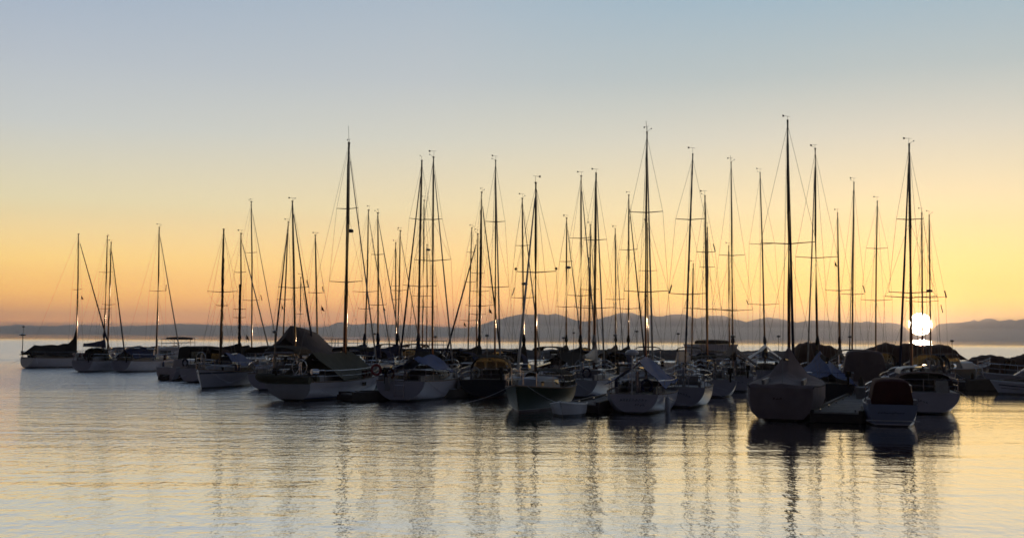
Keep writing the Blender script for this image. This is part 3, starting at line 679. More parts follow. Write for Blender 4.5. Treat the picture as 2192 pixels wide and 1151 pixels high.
tent(b['r'], M['mauve'], lines(5, (-4.4, 0, 2.6), (b['xm']-0.3, 0, 3.0)), lines(5, (-4.3, 1.35, 1.75), (b['xm']-0.6, 1.25, 1.9)), lines(5, (-4.4, -1.5, 1.5), (b['xm']-0.6, -1.3, 1.8)), 'awning')
b15 = b
scribble(b['r'], 'painted_name', lambda u, v: (-b15['L']/2-0.17, 0.40-0.8*u, 0.55+v), 7, 9, 0.10)
b = SB('sailboat under a pale white tent with two sloping wings, behind the boat wrapped in grey', 1638, (1627, 370), stern=(1641, 822), L=9.6, mr=0.06, spr=[(523, 26), (652, 32)], group=GB, stick=(1602, 652, 1598, 642), cover='navytarp')
tent(b['r'], M['whitetarp'], lines(5, (-4.4, 0, 2.75), (b['xm']-0.4, 0, 2.9)), lines(5, (-4.6, 1.45, 1.75), (b['xm']-0.4, 1.5, 1.8)), lines(5, (-4.5, -1.35, 1.6), (b['xm']-0.4, -1.4, 1.7)), 'awning')

# boat wrapped in a grey cover from mast to waterline
b = SB('sailboat wrapped to the waterline in a grey fitted cover, tallest mast of all', 1690, (1686, 259), stern=(1674, 900), L=9.6, B=3.1, fb=1.42, mr=0.072, dark=True, rails=False, sr=-0.25, furl=0.062, spr=[(522, 55)], group=GB, hull='grey', tw=0.80, cab=None, zst=-0.12)
rows = []; rg = b['rg']; xm = b['xm']
for i in range(15):
    t = i/14; p = station(rg, t); x = p.x*1.02; u = (xm-x)
    zr = p.z+0.10+(0.30 if u < 0 else 0.5)*math.exp(-abs(u)/2.2)+0.55*math.exp(-abs(u)/0.7)+0.55*math.exp(-(u/0.35)**2)
    y = p.y+0.07; zs = p.z+0.04; row = []
    for s in (1, -1):
        cz = 0.03*math.sin(i*2.7+s)+0.02*math.sin(i*5.1); half = [(x, s*(y*0.72+cz), 0.10), (x, s*(y*0.93+cz), 0.38), (x, s*(y+0.02+0.6*cz), 0.80), (x, s*(y+0.03), zs), (x, s*y*0.88, zs+0.06+0.02*math.sin(i*2.1+s)), (x, s*y*0.55, zs+(zr-zs)*(0.24+0.04*math.sin(i*1.3))), (x, s*y*0.22, zs+(zr-zs)*0.62)]
        row += half if s == 1 else [(x, 0, zr)]+half[::-1]
    rows.append(row)
w = MB(); rows.insert(0, [(rows[0][0][0]-0.16-0.05*math.sin(q[2]*2.2), q[1]*0.94, min(q[2], 1.36)) for q in rows[0]])
w.face_grid(rows, False, True, True).build('fitted_cover', M['wrap'], b['r'])
sm = MB()
for j in (3, 11): sm.tube([Vector(r_[j])*1.0 for r_ in rows], 0.028, 5)
sm.build('cover_seam', M['mauve'], b['r'])
scribble(b['r'], 'painted_name', lambda u, v: (rows[0][0][0]-0.03, 0.35-0.4*u, 0.88+v), 3, 12, 0.10, M['maroon'])
b17 = b
b = SB('dark sailboat with blue tarpaulin sliding off its stern, beside the dock with the lamp', 1751, (1745, 319), stern=(1786, 862), L=9.8, mr=0.062, dark=True, furl=0.045, spr=[(552, 44)], group=GB, hull='navy', cover='black')
tent(b['r'], M['bluetarp'], lines(5, (-4.6, 0.1, 1.55), (b['xm']-0.9, 0, 2.65)), lines(5, (-4.7, 1.15, 1.15), (b['xm']-0.9, 1.3, 1.4)), lines(5, (-4.8, -1.2, 0.95), (b['xm']-0.9, -1.3, 1.4)))
b = SB('white sailboat with rounded transom next to the maroon canopy motorboat', 1952, (1946, 309), stern=(1993, 886), L=10.4, B=3.4, fb=0.98, mr=0.078, furl=0.06, spr=[(470, 27), (627, 44), (637, 52)], group=GB, tw=0.76, stick=(2026, 637, 2022, 622))
b21 = b
dodger(b['r'], M['maroon'], -3.4, -0.9, 2.6, b['zd']+0.05, 0.85)
MB().box((-b['L']/2-0.05, -0.75, 1.0), (-b['L']/2+0.10, -0.25, 1.5)).build('stern_locker', M['cable'], b['r'])
scribble(b['r'], 'painted_name', lambda u, v: (-b21['L']/2-0.2, 0.75-0.6*u, 0.6+v-0.15*u), 5, 15, 0.16)
canvas_arch(b['r'], 'windscreen_cover', M['rubber'], -1.0, 1.1, 1.5, b['zd']+0.75, 0.35)

# masts of the rows behind: each its own boat
HID = [  # label, mast px, top, distance, heading, options
 ('sailboat with lumpy half mast and black boom cover, right of the small blue tarpaulin', 511, (516, 500), 82, 64, dict(furl=0.05, spr=[(583, 14), (662, 16), (680, 16)], cover='black', rough=0.62, dark=True, flag=(527, 722))),
 ('sailboat with a tall plain mast just left of the grey canvas tent', 538, (538, 432), 92, 66, dict(spr=[(541, 14), (643, 20)], furl=0.035, stick=(561, 643, 558, 631))),
 ('sailboat whose furled jib slants left of its mast, beside the grey canvas tent', 603, (617, 475), 90, 112, dict(furl=0.075, spr=[(641, 16)], L=9.5, flag=(603, 657))),
 ('small sailboat with the shortest mast, seen above the grey canvas tent', 640, (644, 594), 104, 70, dict(L=7.0, spr=[(672, 8)], furl=0.04)),
 ('sailboat with a big grey canvas tent pitched over its deck', 680, (675, 504), 79, 80, dict(spr=[(627, 18)], furl=0.0, flag=(688, 660), stick=(692, 624, 690, 613), L=10.0)),
 ('sailboat with a dark mast and thin jib, first behind the tallest left mast', 779, (789, 450), 86, 62, dict(furl=0.045, spr=[(625, 30), (661, 17)], cover='navytarp', mr=0.065)),
 ('navy covered boom sailboat between the tallest left mast and the pair of tall masts', 808, (809, 456), 76, 68, dict(spr=[(545, 14), (653, 20)], cover='navytarp', furl=0.045, hull='white_blue')),
 ('small sailboat with a slim bare mast just left of a slightly taller mast', 848, (847, 520), 100, 80, dict(spr=[(612, 10), (641, 10)], furl=0.0, L=8.0, flag=(820, 660))),
 ('sailboat with navy boom cover rising to its mast, left of two tall masts', 849, (857, 494), 84, 64, dict(spr=[(622, 18)], furl=0.04, cover='navytarp')),
 ('sailboat with a tall thick mast and a thick furled jib slanting left', 894, (903, 344), 74, 112, dict(furl=0.065, spr=[(470, 24), (613, 35)], mr=0.085, L=10.5, cover='navytarp')),
 ('sailboat hidden behind the thick mast whose jib slants left', 903, (908, 429), 92, 72, dict(spr=[(634, 24)], L=9.0, furl=0.0)),
 ('sailboat with a round ball on its masthead between the two tall masts', 912, (914, 524), 104, 75, dict(spr=[(657, 22)], L=8.5, radar=534, vane=0)),
 ('sailboat with a slim mast left of the lumpy furled mast near the centre', 1001, (1010, 488), 98, 66, dict(spr=[(540, 9), (604, 12), (686, 20)], furl=0.0, flag=(993, 694))),
 ('sailboat with a thick furled jib slanting down far to the left near the centre', 1019, (1023, 501), 84, 124, dict(furl=0.07, spr=[(585, 15), (673, 18)], L=11.5)),
 ('sailboat with its mainsail furled in dark lumps up the mast near the centre', 1025, (1031, 412), 78, 66, dict(rough=0.9, furl=0.06, spr=[(624, 20), (655, 30)], dark=True, cover='black', flag=(1047, 665))),
 ('sailboat with a radar dome halfway up its mast behind the green hull', 1121, (1118, 425), 78, 70, dict(spr=[(526, 16), (638, 25)], radar=607, furl=0.05, stick=(1097, 632, 1101, 616), cover='black')),
 ('sailboat with a small radar dome high on its mast, right of the green hull', 1212, (1213, 467), 86, 66, dict(spr=[(560, 14), (657, 22)], radar=572, furl=0.05, cover='black')),
 ('sailboat with tall slim mast and black peaked boom cover, left of the pale furled mainsail', 1242, (1244, 377), 73, 68, dict(spr=[(510, 23), (633, 27)], furl=0.055, cover='black')),
 ('sailboat with a short mast close to the left of the pale furled mainsail', 1261, (1264, 481), 92, 72, dict(spr=[(620, 20)], furl=0.04)),
 ('small sailboat whose mast barely clears the ridge left of the pale furled mainsail', 1259, (1261, 552), 110, 76, dict(spr=[(655, 16)], L=7.5, furl=0.0)),
 ('sailboat with a plain mast between the pale furled mainsail and the peaked blue tarpaulin', 1318, (1317, 490), 96, 74, dict(spr=[(641, 20)], furl=0.04, cover='black')),
 ('sailboat with a dark boom cover just left of the peaked blue tarpaulin', 1345, (1346, 418), 82, 64, dict(spr=[(535, 19), (661, 26)], furl=0.06, cover='black', radar=None)),
 ('sailboat with shorter mast hidden behind the tall mast of the peaked blue tarpaulin', 1388, (1386, 478), 92, 82, dict(spr=[(580, 19)], L=9, furl=0.0)),
 ('sailboat with a slim bare mast just right of the slanting lumpy mast', 1480, (1484, 565), 90, 78, dict(spr=[(660, 16)], L=8.5, furl=0.0)),
 ('sailboat with two white masthead lines behind the white stern left of the awning', 1513, (1514, 487), 84, 80, dict(spr=[(572, 16), (662, 30)], L=9, furl=0.0, mr=0.085)),
 ('sailboat with a slim short mast left of the dark winged awning', 1562, (1560, 527), 90, 82, dict(spr=[(663, 16)], L=8.5, furl=0.0)),
 ('sailboat with a dark flag under its spreader, right of the grey wrapped boat', 1798, (1793, 456), 84, 72, dict(spr=[(622, 26)], furl=0.055, flag=(1787, 565), cover='brown')),
 ('sailboat with a tall slim mast standing behind the cruiser with the canvas enclosure', 1824, (1828, 391), 80, 76, dict(spr=[(630, 24)], furl=0.035, stick=(1852, 626, 1847, 611))),
 ('sailboat with an even mast and two pairs of spreaders above the brown covered boat', 1875, (1878, 431), 88, 82, dict(spr=[(532, 22), (643, 32)], furl=0.0)),
 ('sailboat with a slim mast crossing the sun disc, left of the mast with a ball', 1975, (1973, 456), 80, 76, dict(spr=[(646, 32)], furl=0.0)),
 ('sailboat with a round radar ball low on its mast at the right of the sun', 1993, (1989, 461), 84, 76, dict(spr=[(637, 30)], radar=622, furl=0.0, stick=(2018, 669, 2014, 652))),
]
for lab, mx, top, d, hd, kw in HID:
    kw = dict(kw); kw.setdefault('L', 9.2); kw.setdefault('mr', 0.062)
    b = SB(lab, mx, top, d=d, head=hd, group=GB, **kw)
    if lab.startswith('sailboat with a big grey'):
        iv = b['inv']; L_ = [iv @ at(px, 752, b['Y']-4.5) for px in (578,)][0]; xm = b['xm']
        rid = [Vector((-5.2, 0.2, 3.2)), Vector((-4.4, 0.15, 3.95)), Vector((-2.0, 0.1, 3.9)), Vector((xm-0.2, 0, 3.5)), Vector((xm+1.0, 0, 2.6))]
        tent(b['r'], M['mauve'], rid, [Vector((x, 2.1, 2.0)) for x in (-5.4, -4.6, -2.2, xm-0.2, xm+1.0)], [Vector((x, -2.3, 1.8)) for x in (-5.4, -4.6, -2.2, xm-0.2, xm+1.0)], 'tent')
        continue
    k = int(mx) % 4                                               # fit-out seen between the masts
    if k == 0: bimini(b['r'], M['black'], -b['L']*0.40, -b['L']*0.16, b['B']*0.75, b['zd'], 1.7)
    elif k == 1: dodger(b['r'], M['navytarp'], -b['L']*0.24, -b['L']*0.06, b['B']*0.7, b['zd']+0.2, 1.15)
    elif k == 2: tent(b['r'], M['black'], lines(4, (-4.1, 0, 2.3), (b['xm']-0.4, 0, 2.5)), lines(4, (-4.2, 1.2, 1.5), (b['xm']-0.4, 1.2, 1.5)), lines(4, (-4.2, -1.2, 1.5), (b['xm']-0.4, -1.2, 1.5)))
    else: dodger(b['r'], M['brown'], -b['L']*0.26, -b['L']*0.05, b['B']*0.72, b['zd']+0.2, 1.2, M['amber'])

# ================================================================ fenders (each hangs from a rail)
for b, t, s, mm, lab in FEND:
    p = station(b['rg'], t); w = b['inv'].inverted() @ Vector((p.x, s*(p.y+0.13), p.z))
    f = MB(); f.lathe((0, 0, 0), [(0.02, -0.88), (0.09, -0.84), (0.12, -0.72), (0.12, -0.28), (0.09, -0.16), (0.03, -0.10), (0.012, -0.08), (0.012, 0.06)], 10)
    o = f.build('fender', M[mm]); o.location = w; tag(o, lab, 'fender', 'fenders hanging along the boat sides')
# lifebuoy on the stern rail
S = b8; c = S['inv'].inverted() @ Vector((-S['L']/2-0.02, 1.28, 1.62))
lb = MB(); lb.face_grid([[(0.07*math.cos(q), (0.25+0.07*math.sin(q))*math.cos(a), (0.25+0.07*math.sin(q))*math.sin(a)) for q in [2*math.pi*i/8 for i in range(8)]] for a in [2*math.pi*k/20 for k in range(21)]])
o = lb.build('lifebuoy', M['red']); o.location = c; o.rotation_euler = (0, 0, S['th']); tag(o, 'red ring lifebuoy on the stern rail of the boat with a bright blue tarpaulin', 'lifebuoy')

# ================================================================ motor boats
def motorboat(label, name, cx, wy, head, L, B, fb, hull, cat='motorboat', group='motor cruisers and runabouts'):
    O = ground(cx, wy); th = R(head)
    r = thing(name, O, th, label, cat, group)
    rg = boat_hull(r, L, B, fb, M[hull], 0.90, zst=-0.2, sr=0.1, br=L*0.13, sheer=0.35, ex=0.5, rail=M['rubber'])
    return dict(r=r, L=L, B=B, fb=fb, zd=fb*0.95, rg=rg, th=th, O=O)
def bow_rail(b, t0=0.55, h=0.65):
    pts = [station(b['rg'], t) for t in (t0, 0.7, 0.85, 0.95)]; top = [Vector((p.x, p.y*0.93, p.z+h)) for p in pts]
    path = top+[Vector((b['L']/2+0.02, 0, b['rg'][-1][0][2]+h+0.05))]+[Vector((p.x, -p.y, p.z)) for p in reversed(top)]
    rail_line(b['r'], 'bow_rail', path, [path[i] for i in (0, 1, 2, 3, 5, 6, 7, 8)], 0.018, h)
def windshield(b, x, w, z, h, lean=0.5, m='glass'):
    rows = [[(x+0.35*math.cos(math.pi*j/8-math.pi/2)+lean*(1-k), w/2*math.cos(math.pi*j/8)*(1-0.08*k), z+h*k) for j in range(9)] for k in (0, 0.5, 1)]
    o = MB().sheet(rows, 0.02).build('windshield', M[m], b['r'])
    f = MB(); f.tube([Vector(p) for p in rows[2]], 0.03, 5)
    for j in (0, 2, 6, 8): f.tube([rows[0][j], rows[2][j]], 0.022, 5)
    f.build('windshield_frame', M['rubber'], o)
def canvas_box(b, m, x0, x1, w0, w1, z0, z1, name='canvas_top', wins=None):
    rings = []
    for x, k in ((x0, 0), (x0+0.12, 1), (x1-0.4, 1), (x1, 0.6)):
        zz = z0+(z1-z0)*(0.93 if k == 0 else (1 if k == 1 else 0.72)); ring = []
        pr = [(1, 0), (0.995, 0.3), (0.985, 0.6), (0.97, 0.82), (0.92, 0.93), (0.80, 0.975), (0.45, 1.0), (0, 1.01)]
        for f, h in pr+[(-f, h) for f, h in reversed(pr[:-1])]:
            ring.append((x+0.02*math.sin(h*9+x*3), f*(w0+(w1-w0)*h)/2, z0+(zz-z0)*h))
        rings.append(ring)
    o = MB().face_grid(rings, False, True, True).build(name, m, b['r'])
    if wins:
        for y0, y1 in wins: MB().sheet([[(x0-0.015, y0, z0+(z1-z0)*0.30), (x0-0.015, y1, z0+(z1-z0)*0.30)], [(x0-0.015, y0*0.95, z0+(z1-z0)*0.84), (x0-0.015, y1*0.95, z0+(z1-z0)*0.84)]], 0.01).build('window', M['amber'], o)
    return o

# maroon canopy runabout
b = motorboat('small motorboat with a maroon canvas top and a blue grey square transom', 'motorboat', 1911, 912, 74, 5.6, 2.05, 0.85, 'blue')
b['r'].location = ground(1911, 912)+Vector((math.cos(b['th']), math.sin(b['th']), 0))*2.75
canvas_box(b, M['maroon'], -2.55, 0.5, 1.66, 1.30, 0.80, 1.80)
for s in (1, -1):
    MB().box((-2.75, s*0.87-0.09, 0.80), (-1.4, s*0.87+0.09, 1.02), 0.8).build('side_deck', M['deck'], b['r'])
windshield(b, 0.4, 1.5, 0.85, 0.45); bow_rail(b)
scribble(b['r'], 'painted_name', lambda u, v: (-2.86, 0.55-1.0*u, 0.48+v), 10, 21, 0.09)
MB().box((-2.90, -1.0, 0.20), (-2.82, 1.0, 0.24)).build('rub_strake', M['rubber'], b['r'])
# cruiser with camper canvas behind the dock
b = motorboat('motor cruiser with a tall clear windowed canvas enclosure, moored at the dock with the lamp', 'motor_cruiser', 1848, 846, 74, 8.5, 2.9, 1.0, 'white', 'motor cruiser')
canvas_box(b, M['wrap'], -3.6, 0.2, 2.6, 2.0, 0.95, 2.72, 'canvas_enclosure', [(-0.95, -0.35), (-0.28, 0.28), (0.35, 0.95)])
trunk(b['r'], 0.1, 3.2, 2.2, 1.2, 0.95, 0.75, M['white'], 1.4, 2); bow_rail(b)
# flybridge yacht behind the white sterns
b = motorboat('white flybridge motor yacht with a dark canvas top, behind the slanting lumpy mast', 'motor_yacht', 1530, 806, 20, 9.0, 3.0, 1.2, 'white', 'motor yacht')
trunk(b['r'], -3.2, 2.6, 2.6, 1.9, 1.15, 1.05, M['white'], 1.0, 4)
fbp = MB().box((-2.2, -1.2, 2.3), (1.4, 1.2, 2.85), 1.10).build('flybridge', M['white'], b['r'])
canvas_arch(fbp, 'canvas_top', M['black'], -1.4, 0.9, 2.1, 2.86, 0.35); bow_rail(b)
# cabin boat with amber windows at left and flybridge boats behind
b = motorboat('motor cruiser with a dark pilothouse and amber side window, behind the small blue tarpaulin', 'motor_cruiser', 460, 800, 40, 8.0, 2.8, 1.0, 'grey', 'motor cruiser')
trunk(b['r'], -2.9, 1.8, 2.4, 1.7, 0.95, 1.35, M['black'], 0.9, 3, 'pilothouse', M['amber']); bow_rail(b)
b = motorboat('white motor cruiser with open railed flybridge, behind the sailboat with two dark fenders', 'motor_cruiser', 398, 788, 28, 9.0, 3.0, 1.1, 'white', 'motor cruiser')
trunk(b['r'], -3.0, 2.4, 2.6, 1.8, 1.05, 1.0, M['white'], 1.2, 3)
rail_line(b['r'], 'flybridge_rail', [(-2.6, 1.1, 2.9), (-2.6, -1.1, 2.9), (0.6, -1.0, 3.0), (1.1, 0, 3.0), (0.6, 1.0, 3.0), (-2.6, 1.1, 2.9)], [(-2.6, 1.1, 2.9), (-2.6, -1.1, 2.9), (-1.0, -1.05, 2.95), (0.6, -1.0, 3.0), (0.6, 1.0, 3.0), (-1.0, 1.05, 2.95)], 0.03, 0.9)
bimini(b['r'], M['black'], -1.8, 0.4, 1.9, 2.1, 1.0, 0.25); bow_rail(b)
b = motorboat('motor cruiser with a railed flybridge roof just behind the tallest left mast', 'motor_cruiser', 752, 800, 70, 9.0, 3.2, 1.2, 'grey', 'motor cruiser')
trunk(b['r'], -3.4, 2.4, 2.8, 1.9, 1.15, 1.2, M['grey'], 1.2, 3)
rail_line(b['r'], 'flybridge_rail', [(-3.0, 1.15, 3.1), (-3.0, -1.15, 3.1), (0.8, -1.1, 3.1), (0.8, 1.1, 3.1), (-3.0, 1.15, 3.1)], [(-3.0, 1.15, 3.1), (-3.0, -1.15, 3.1), (-1, -1.1, 3.1), (0.8, -1.1, 3.1), (0.8, 1.1, 3.1), (-1, 1.1, 3.1), (-3.0, 0.3, 3.1), (-3.0, -0.3, 3.1)], 0.035, 0.75)
b = motorboat('motor cruiser with a row of lit through windows, behind the thick jib slanting left', 'motor_cruiser', 900, 800, 12, 10.0, 3.2, 1.1, 'navy', 'motor cruiser')
c = MB()
for x in (-3.9, -2.7, -1.5, -0.3, 0.9, 2.1):
    for s in (1, -1): c.box((x-0.10, s*1.25-0.05, 1.0), (x+0.10, s*1.25+0.05, 2.05))
c.build('window_pillar', M['black'], b['r'])
MB().box((-4.1, -1.35, 2.05), (2.5, 1.35, 2.25), 0.95).build('cabin_roof', M['navytarp'], b['r'])
MB().box((-4.0, -1.3, 1.0), (2.4, 1.3, 1.65)).build('cabin', M['navy'], b['r'])
rail_line(b['r'], 'roof_rail', [(-1.0, 1.2, 2.95), (-1.0, -1.2, 2.95), (2.2, -1.1, 2.95), (2.2, 1.1, 2.95), (-1.0, 1.2, 2.95)], [(-1.0, 1.2, 2.95), (-1.0, -1.2, 2.95), (0.6, -1.15, 2.95), (2.2, -1.1, 2.95), (2.2, 1.1, 2.95), (0.6, 1.15, 2.95)], 0.03, 0.7)
bow_rail(b)
# small white launch by the black float
b = motorboat('rounded white launch beside the black float with the faded buoy', 'launch', 418, 811, 62, 6.0, 2.2, 0.95, 'white', 'launch')
trunk(b['r'], -1.6, 1.6, 1.7, 1.1, 0.9, 0.6, M['white'], 0.6, 2)
# right edge
b = motorboat('dark hulled motorboat with framed windshield and pale foredeck, left of the ladder', 'motorboat', 2062, 814, 24, 6.2, 2.3, 1.05, 'navy')
windshield(b, -1.6, 2.0, 1.0, 1.15, 0.55, 'amber'); trunk(b['r'], -1.2, 2.1, 1.9, 0.9, 1.0, 0.55, M['grey'], 1.6, 0); bow_rail(b, 0.6, 0.5)
canvas_arch(b['r'], 'canvas_top', M['brown'], -2.6, -1.3, 1.9, 1.9, 0.35)
b = motorboat('white motor cruiser with a tall dark windowed cabin and bow rail, at the right edge', 'motor_cruiser', 2238, 830, 160, 8.4, 2.9, 0.78, 'white', 'motor cruiser')
trunk(b['r'], -3.2, 2.2, 2.5, 1.6, 0.74, 1.28, M['white'], 1.7, 2, back=0.2); bow_rail(b, 0.5, 0.75)
canvas_arch(b['r'], 'canvas_top', M['black'], -3.0, -0.8, 2.2, 2.0, 0.35)
MB().tube([(-0.6, 0.6, 1.9), (-1.3, 0.7, 3.3)], 0.016, 5).tube([(-0.9, -0.6, 1.9), (-1.9, -0.7, 3.1)], 0.016, 5).build('antenna', M['wire'], b['r'])
b = motorboat('low white runabout with purple side stripes and pointed bow, nearest at the right edge', 'runabout', 2240, 845, 154, 6.4, 2.3, 0.64, 'white', 'runabout')
for zz, mm in ((0.47, 'letter'), (0.33, 'navytarp')):
    for s in (1, -1):
        st = MB(); pts = []
        for t in (0.05, 0.3, 0.5, 0.65, 0.8, 0.92):
            i = int(round(t*16)); g = b['rg'][i]; half = g[:11] if s == 1 else g[::-1][:11]
            zc = zz*g[0][2]/b['fb']
            q = min(half, key=lambda p: abs(p[2]-zc)); pts.append(Vector((q[0], q[1]+s*0.012, q[2])))
        st.tube(pts, (0.02) if mm == 'navytarp' else 0.045, 5).build('side_stripe', M[mm], b['r'])
windshield(b, -0.4, 1.6, 0.82, 0.4)

# ================================================================ boats under arched brown covers, near the rocks
def covered_boat(label, prof, d, half, base, hullw, lift=None, cat='covered boat'):
    xs = [at(px, py, d) for px, py in prof]
    O = Vector((sum(p.x for p in xs)/len(xs), d, 0)); r = thing('covered_boat', O, 0, label, cat, 'boats under arched covers')
    rows = []; fine = []
    for (a, c) in zip(prof, prof[1:]):
        for k in range(4): fine.append((a[0]+(c[0]-a[0])*k/4, a[1]+(c[1]-a[1])*k/4))
    fine.append(prof[-1])
    for i, (px, py) in enumerate(fine):
        p = at(px, py, d)-O; zb = base
        if lift and px > lift[0]: zb = (at(px, lift[1], d-half).z)
        zb = min(zb, p.z-0.05); row = []
        for j in range(13):
            a = math.pi*j/12; c = math.cos(a)
            row.append((p.x, half*math.copysign(abs(c)**0.7, c), zb+(p.z-zb)*(0.001+math.sin(a))**0.75-0.07*abs(math.sin(i*0.785))*math.sin(a)**2-0.025*math.sin(i*0.9+j)*math.sin(2*a)**2))
        rows.append(row)
    MB().sheet(rows, 0.03).build('arched_cover', M['brown'], r)
    x0, x1 = rows[0][0][0], rows[-1][0][0]
    rg = hull_rings(x1-x0, half*1.8, 0.9, 0.8)
    h = MB().face_grid([[Vector(q)+Vector(((x0+x1)/2, 0, 0)) for q in g] for g in rg], False, True, False)
    h.build('hull', M[hullw], r)
    fr = MB()
    for row in rows[2:-2:4]: fr.tube([Vector(q)-Vector((0, 0, 0.06)) for q in row], 0.03, 5)
    fr.build('cover_frame', M['wire'], r)
    if lift:
        pm = MB()
        for px in (lift[0]+2, lift[0]+13, lift[0]+31, lift[0]+38, lift[0]+56, lift[0]+75):
            for sgn in (1, -1):
                q = at(px, lift[1], d-half); pm.tube([(q.x-O.x, sgn*half*0.9, 0.5), (q.x-O.x, sgn*half*0.9, q.z+0.25)], 0.05, 6)
        pm.build('cover_post', M['beam'], r)
    return r
covered_boat('boat under a brown arched cover, right behind the grey wrapped boat', [(1696, 757), (1703, 743), (1713, 735), (1727, 732), (1742, 733), (1757, 737), (1775, 739), (1788, 746), (1797, 755), (1806, 764)], 96, 1.7, 0.5, 'navy')
covered_boat('long boat under a brown arched cover with a glowing gap below, under the sun', [(1836, 756), (1845, 749), (1868, 743), (1884, 737), (1896, 733), (1908, 736), (1922, 739), (1938, 735), (1950, 734), (1962, 738), (1985, 738), (2012, 737), (2024, 739), (2034, 747), (2044, 758), (2054, 768)], 100, 1.9, 0.6, 'navy', (1958, 770))
covered_boat('boat under a low brown rounded cover, right of the glowing gap', [(2066, 780), (2076, 771), (2088, 764), (2104, 760), (2120, 759), (2140, 762), (2158, 766), (2170, 768)], 98, 1.6, 0.4, 'navy')
covered_boat('boat under a black cover cut by the right edge behind the tall windowed cabin', [(2163, 770), (2172, 764), (2184, 761), (2196, 757), (2225, 754), (2262, 762), (2280, 775)], 94, 1.6, 0.4, 'navy')

# ================================================================ tenders, docks, piles
def dock(label, cx, wy, z, width, length, head, lip=True, name='floating_dock'):
    O = ground(cx, wy); th = R(head); r = thing(name, O, th, label, 'dock', 'floating docks')
    n = max(4, int(length/0.25)); dk = MB(); rnd = random.Random(int(cx))
    for k in range(n):
        x = length*k/n; dk.box((x, -width/2, z-0.05), (x+length/n-0.018, width/2, z+rnd.uniform(-0.006, 0.006)))
    dk.build('deck_planks', M['plank'], r, smooth=False)
    bm = MB()
    for s in (1, -1): bm.box((-0.05, s*(width/2+0.07)-0.07, 0.02), (length+0.05, s*(width/2+0.07)+0.07, z+(0.10 if lip else 0.02)))
    bm.box((-0.14, -width/2-0.14, 0.03), (-0.055, width/2+0.14, z-0.06))
    bm.build('edge_beam', M['beam'], r, smooth=False)
    fl = MB()
    for k in range(int(length/2)+1): fl.box((0.1+k*2, -width/2+0.02, -0.3), (1.5+k*2, width/2-0.02, z-0.07))
    fl.build('float', M['black'], r, smooth=False)
    for k in range(max(1, int(length/3))):
        for s in (1, -1):
            q = (0.6+3*k, s*(width/2-0.18), z+0.02)
            MB().box((q[0]-0.05, q[1]-0.03, q[2]-0.02), (q[0]+0.05, q[1]+0.03, q[2]+0.05)).tube([(q[0]-0.17, q[1], q[2]+0.07), (q[0]+0.17, q[1], q[2]+0.07)], 0.018, 6).build('cleat', M['steel'], r)
    return r, O, th
dock('floating plank dock with a lamp, between the grey wrapped boat and the maroon canopy', 1790, 905, 0.42, 1.75, 22, 67.5)
dock('finger dock with pale planks behind the small dinghy', 1250, 884, 0.40, 1.1, 10, 73)
dock('low black float in front of the white launch at the left', 345, 813, 0.35, 1.5, 5.0, 12)
dock('finger dock along the long white sailboat, under its dark hull side', 742, 858, 0.38, 1.2, 9, 40)
dock('low dark dock with a ladder at the right, below the brown covers', 2052, 834, 0.6, 2.0, 9, 6)
# main walkway behind the front row
A = ground(330, 786); Bq = ground(1900, 838); th = math.degrees(math.atan2(Bq.y-A.y, Bq.x-A.x))
dock('long main walkway dock running behind the front row of boats', 330, 786, 0.45, 2.2, (Bq-A).length, th, False, 'main_dock')
# dinghy at the finger dock
O = ground(1203, 893); r = thing('dinghy', O+Vector((0.3, 1.2, 0)), R(255), 'small pale dinghy with its bow to the water at the end of a finger dock', 'dinghy', 'tenders')
rg = boat_hull(r, 2.9, 1.5, 0.5, M['grey'], 0.8, rail=M['rubber'], zst=-0.1)
MB().box((-0.5, -0.55, 0.36), (-0.2, 0.55, 0.40)).build('thwart', M['teak'], r)
ih = MB()
# inflatable hung upside down on the stern of the long white sailboat
iv = b7['inv'].inverted()
c = iv @ Vector((-b7['L']/2-0.25, 0.15, 1.0)); r = thing('inflatable_dinghy', c, b7['th']+R(92), 'dark olive inflatable dinghy lying across the stern of the long white sailboat', 'dinghy', 'tenders')
tb = MB()
for s in (1, -1): tb.tube([(-1.55, s*0.52, 0.1), (0.7, s*0.52, 0.12), (1.2, s*0.42, 0.18), (1.5, s*0.12, 0.24)], [0.20, 0.23, 0.22, 0.18], 10)
tb.build('air_tube', M['olive'], r); MB().box((-1.4, -0.5, 0.05), (1.1, 0.5, 0.22), 0.9).build('floor', M['olive'], r)
o = MB().ball((0, 0, 0.18), 0.28, 14).tube([(0, 0, 0.40), (0, 0, 0.56)], [0.06, 0.05], 8).build('buoy', M['pink']); o.location = ground(383, 813); tag(o, 'faded pink round buoy between the black float and the white launch', 'buoy')
# dock lamp, lit
r = thing('dock_lamp', Vector((0, 0, 0)), 0, 'small lit lamp on a short post at the edge of the plank dock', 'lamp')
p = at(1797, 866, 51.0); r.location = (p.x, p.y, 0.42)
MB().tube([(0, 0, 0.0), (0, 0, p.z-0.50)], 0.03, 8).build('post', M['beam'], r)
MB().ball((0, 0, p.z-0.42), 0.055, 10).build('lamp_globe', mat('lamp_glass', (0.9, 0.7, 0.4), 0.3, emit=((1.0, 0.62, 0.25), 14.0)), r)
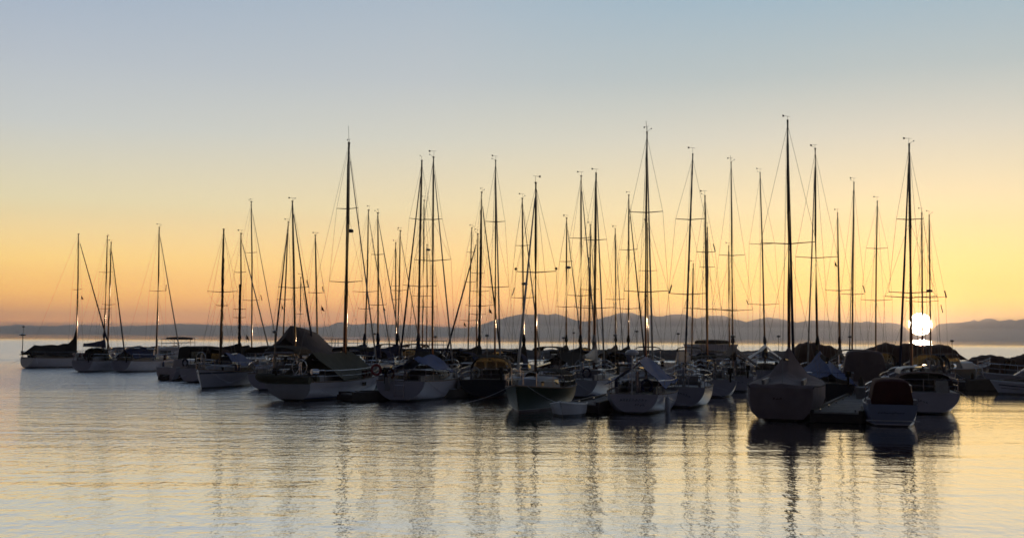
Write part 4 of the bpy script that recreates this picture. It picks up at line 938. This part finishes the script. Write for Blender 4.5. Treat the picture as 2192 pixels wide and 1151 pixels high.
# ladder and piles
q = at(2098, 830, 78.0); r = thing('dock_ladder', (q.x, q.y, 0), 0, 'tall grey ladder standing up from the low dark dock at the right', 'ladder')
for s in (1, -1): MB().tube([(s*0.22, 0, -0.3), (s*0.22, 0, 1.2), (s*0.22, 0.15, 1.45)], 0.035, 6).build('side_rail', M['steel'], r)
for k in range(6): MB().tube([(-0.22, 0, -0.1+0.25*k), (0.22, 0, -0.1+0.25*k)], 0.022, 6).build('rung', M['steel'], r)
for k, (px, d, top, lab) in enumerate(((2081, 76, 803, 'dark mooring pile left of the ladder at the low dark dock'), (1842, 58, 815, 'dark mooring pile beside the plank dock, behind the maroon canopy'), (1321, 70, 783, 'dark mooring pile near the stern of the sailboat with the pale furled mainsail'), (960, 78, 765, 'dark mooring pile between the bright blue tarpaulin and the amber windowed spray hood'), (283, 104, 752, 'dark mooring pile behind the white sailboats at the left'))):
    q = at(px, top, d); o = MB().tube([(0, 0, -0.5), (0.02, 0, q.z*0.6), (0.03, 0.01, q.z)], [0.16, 0.15, 0.14], 12).lathe((0.03, 0.01, q.z), [(0.15, 0), (0.15, 0.03), (0.02, 0.22)], 12).build('mooring_pile', M['pile'])
    o.location = (q.x, q.y, 0); tag(o, lab, 'mooring pile', 'mooring piles')
r = thing('dock_box', Vector((0, 0, 0)), R(67), 'pale dock storage box on the plank dock beside the maroon canopy', 'dock box')
q = at(1848, 850, 55.5); r.location = (q.x, q.y, 0.42)
MB().box((-0.5, -0.3, 0), (0.5, 0.3, 0.5)).build('box', M['cable'], r); MB().box((-0.53, -0.33, 0.503), (0.53, 0.33, 0.57), 0.94).build('lid', M['deck'], r)

# ================================================================ breakwater of dark rock behind the marina
from mathutils import noise as mn
bw = MB(); rows = []
NX = 260
for j in range(13):
    v = j/12*2-1; row = []
    for i in range(NX):
        px = 222+(1790-222)*i/(NX-1); D = 168.0; X = (px-W0/2)*D/FPX
        endf = min(1.0, (px-222)/14, (1790-px)/30)
        n1 = mn.fractal(Vector((X*0.55, v*2.0, 3.0)), 1.0, 2.0, 3); n2 = mn.noise(Vector((X*0.09, v, 7.0)))
        zt = (1.50+0.22*n2)*endf
        z = zt*max(0, 1-abs(v)**1.6)+0.22*n1*(1-abs(v))-0.3*abs(v)
        row.append((X+0.3*n1, D+v*4.5+0.3*n1, z))
    rows.append(row)
o = bw.face_grid(rows, close=False).build('breakwater', M['rock'], smooth=False); tag(o, 'low dark rock breakwater stretching behind the whole marina', 'breakwater')
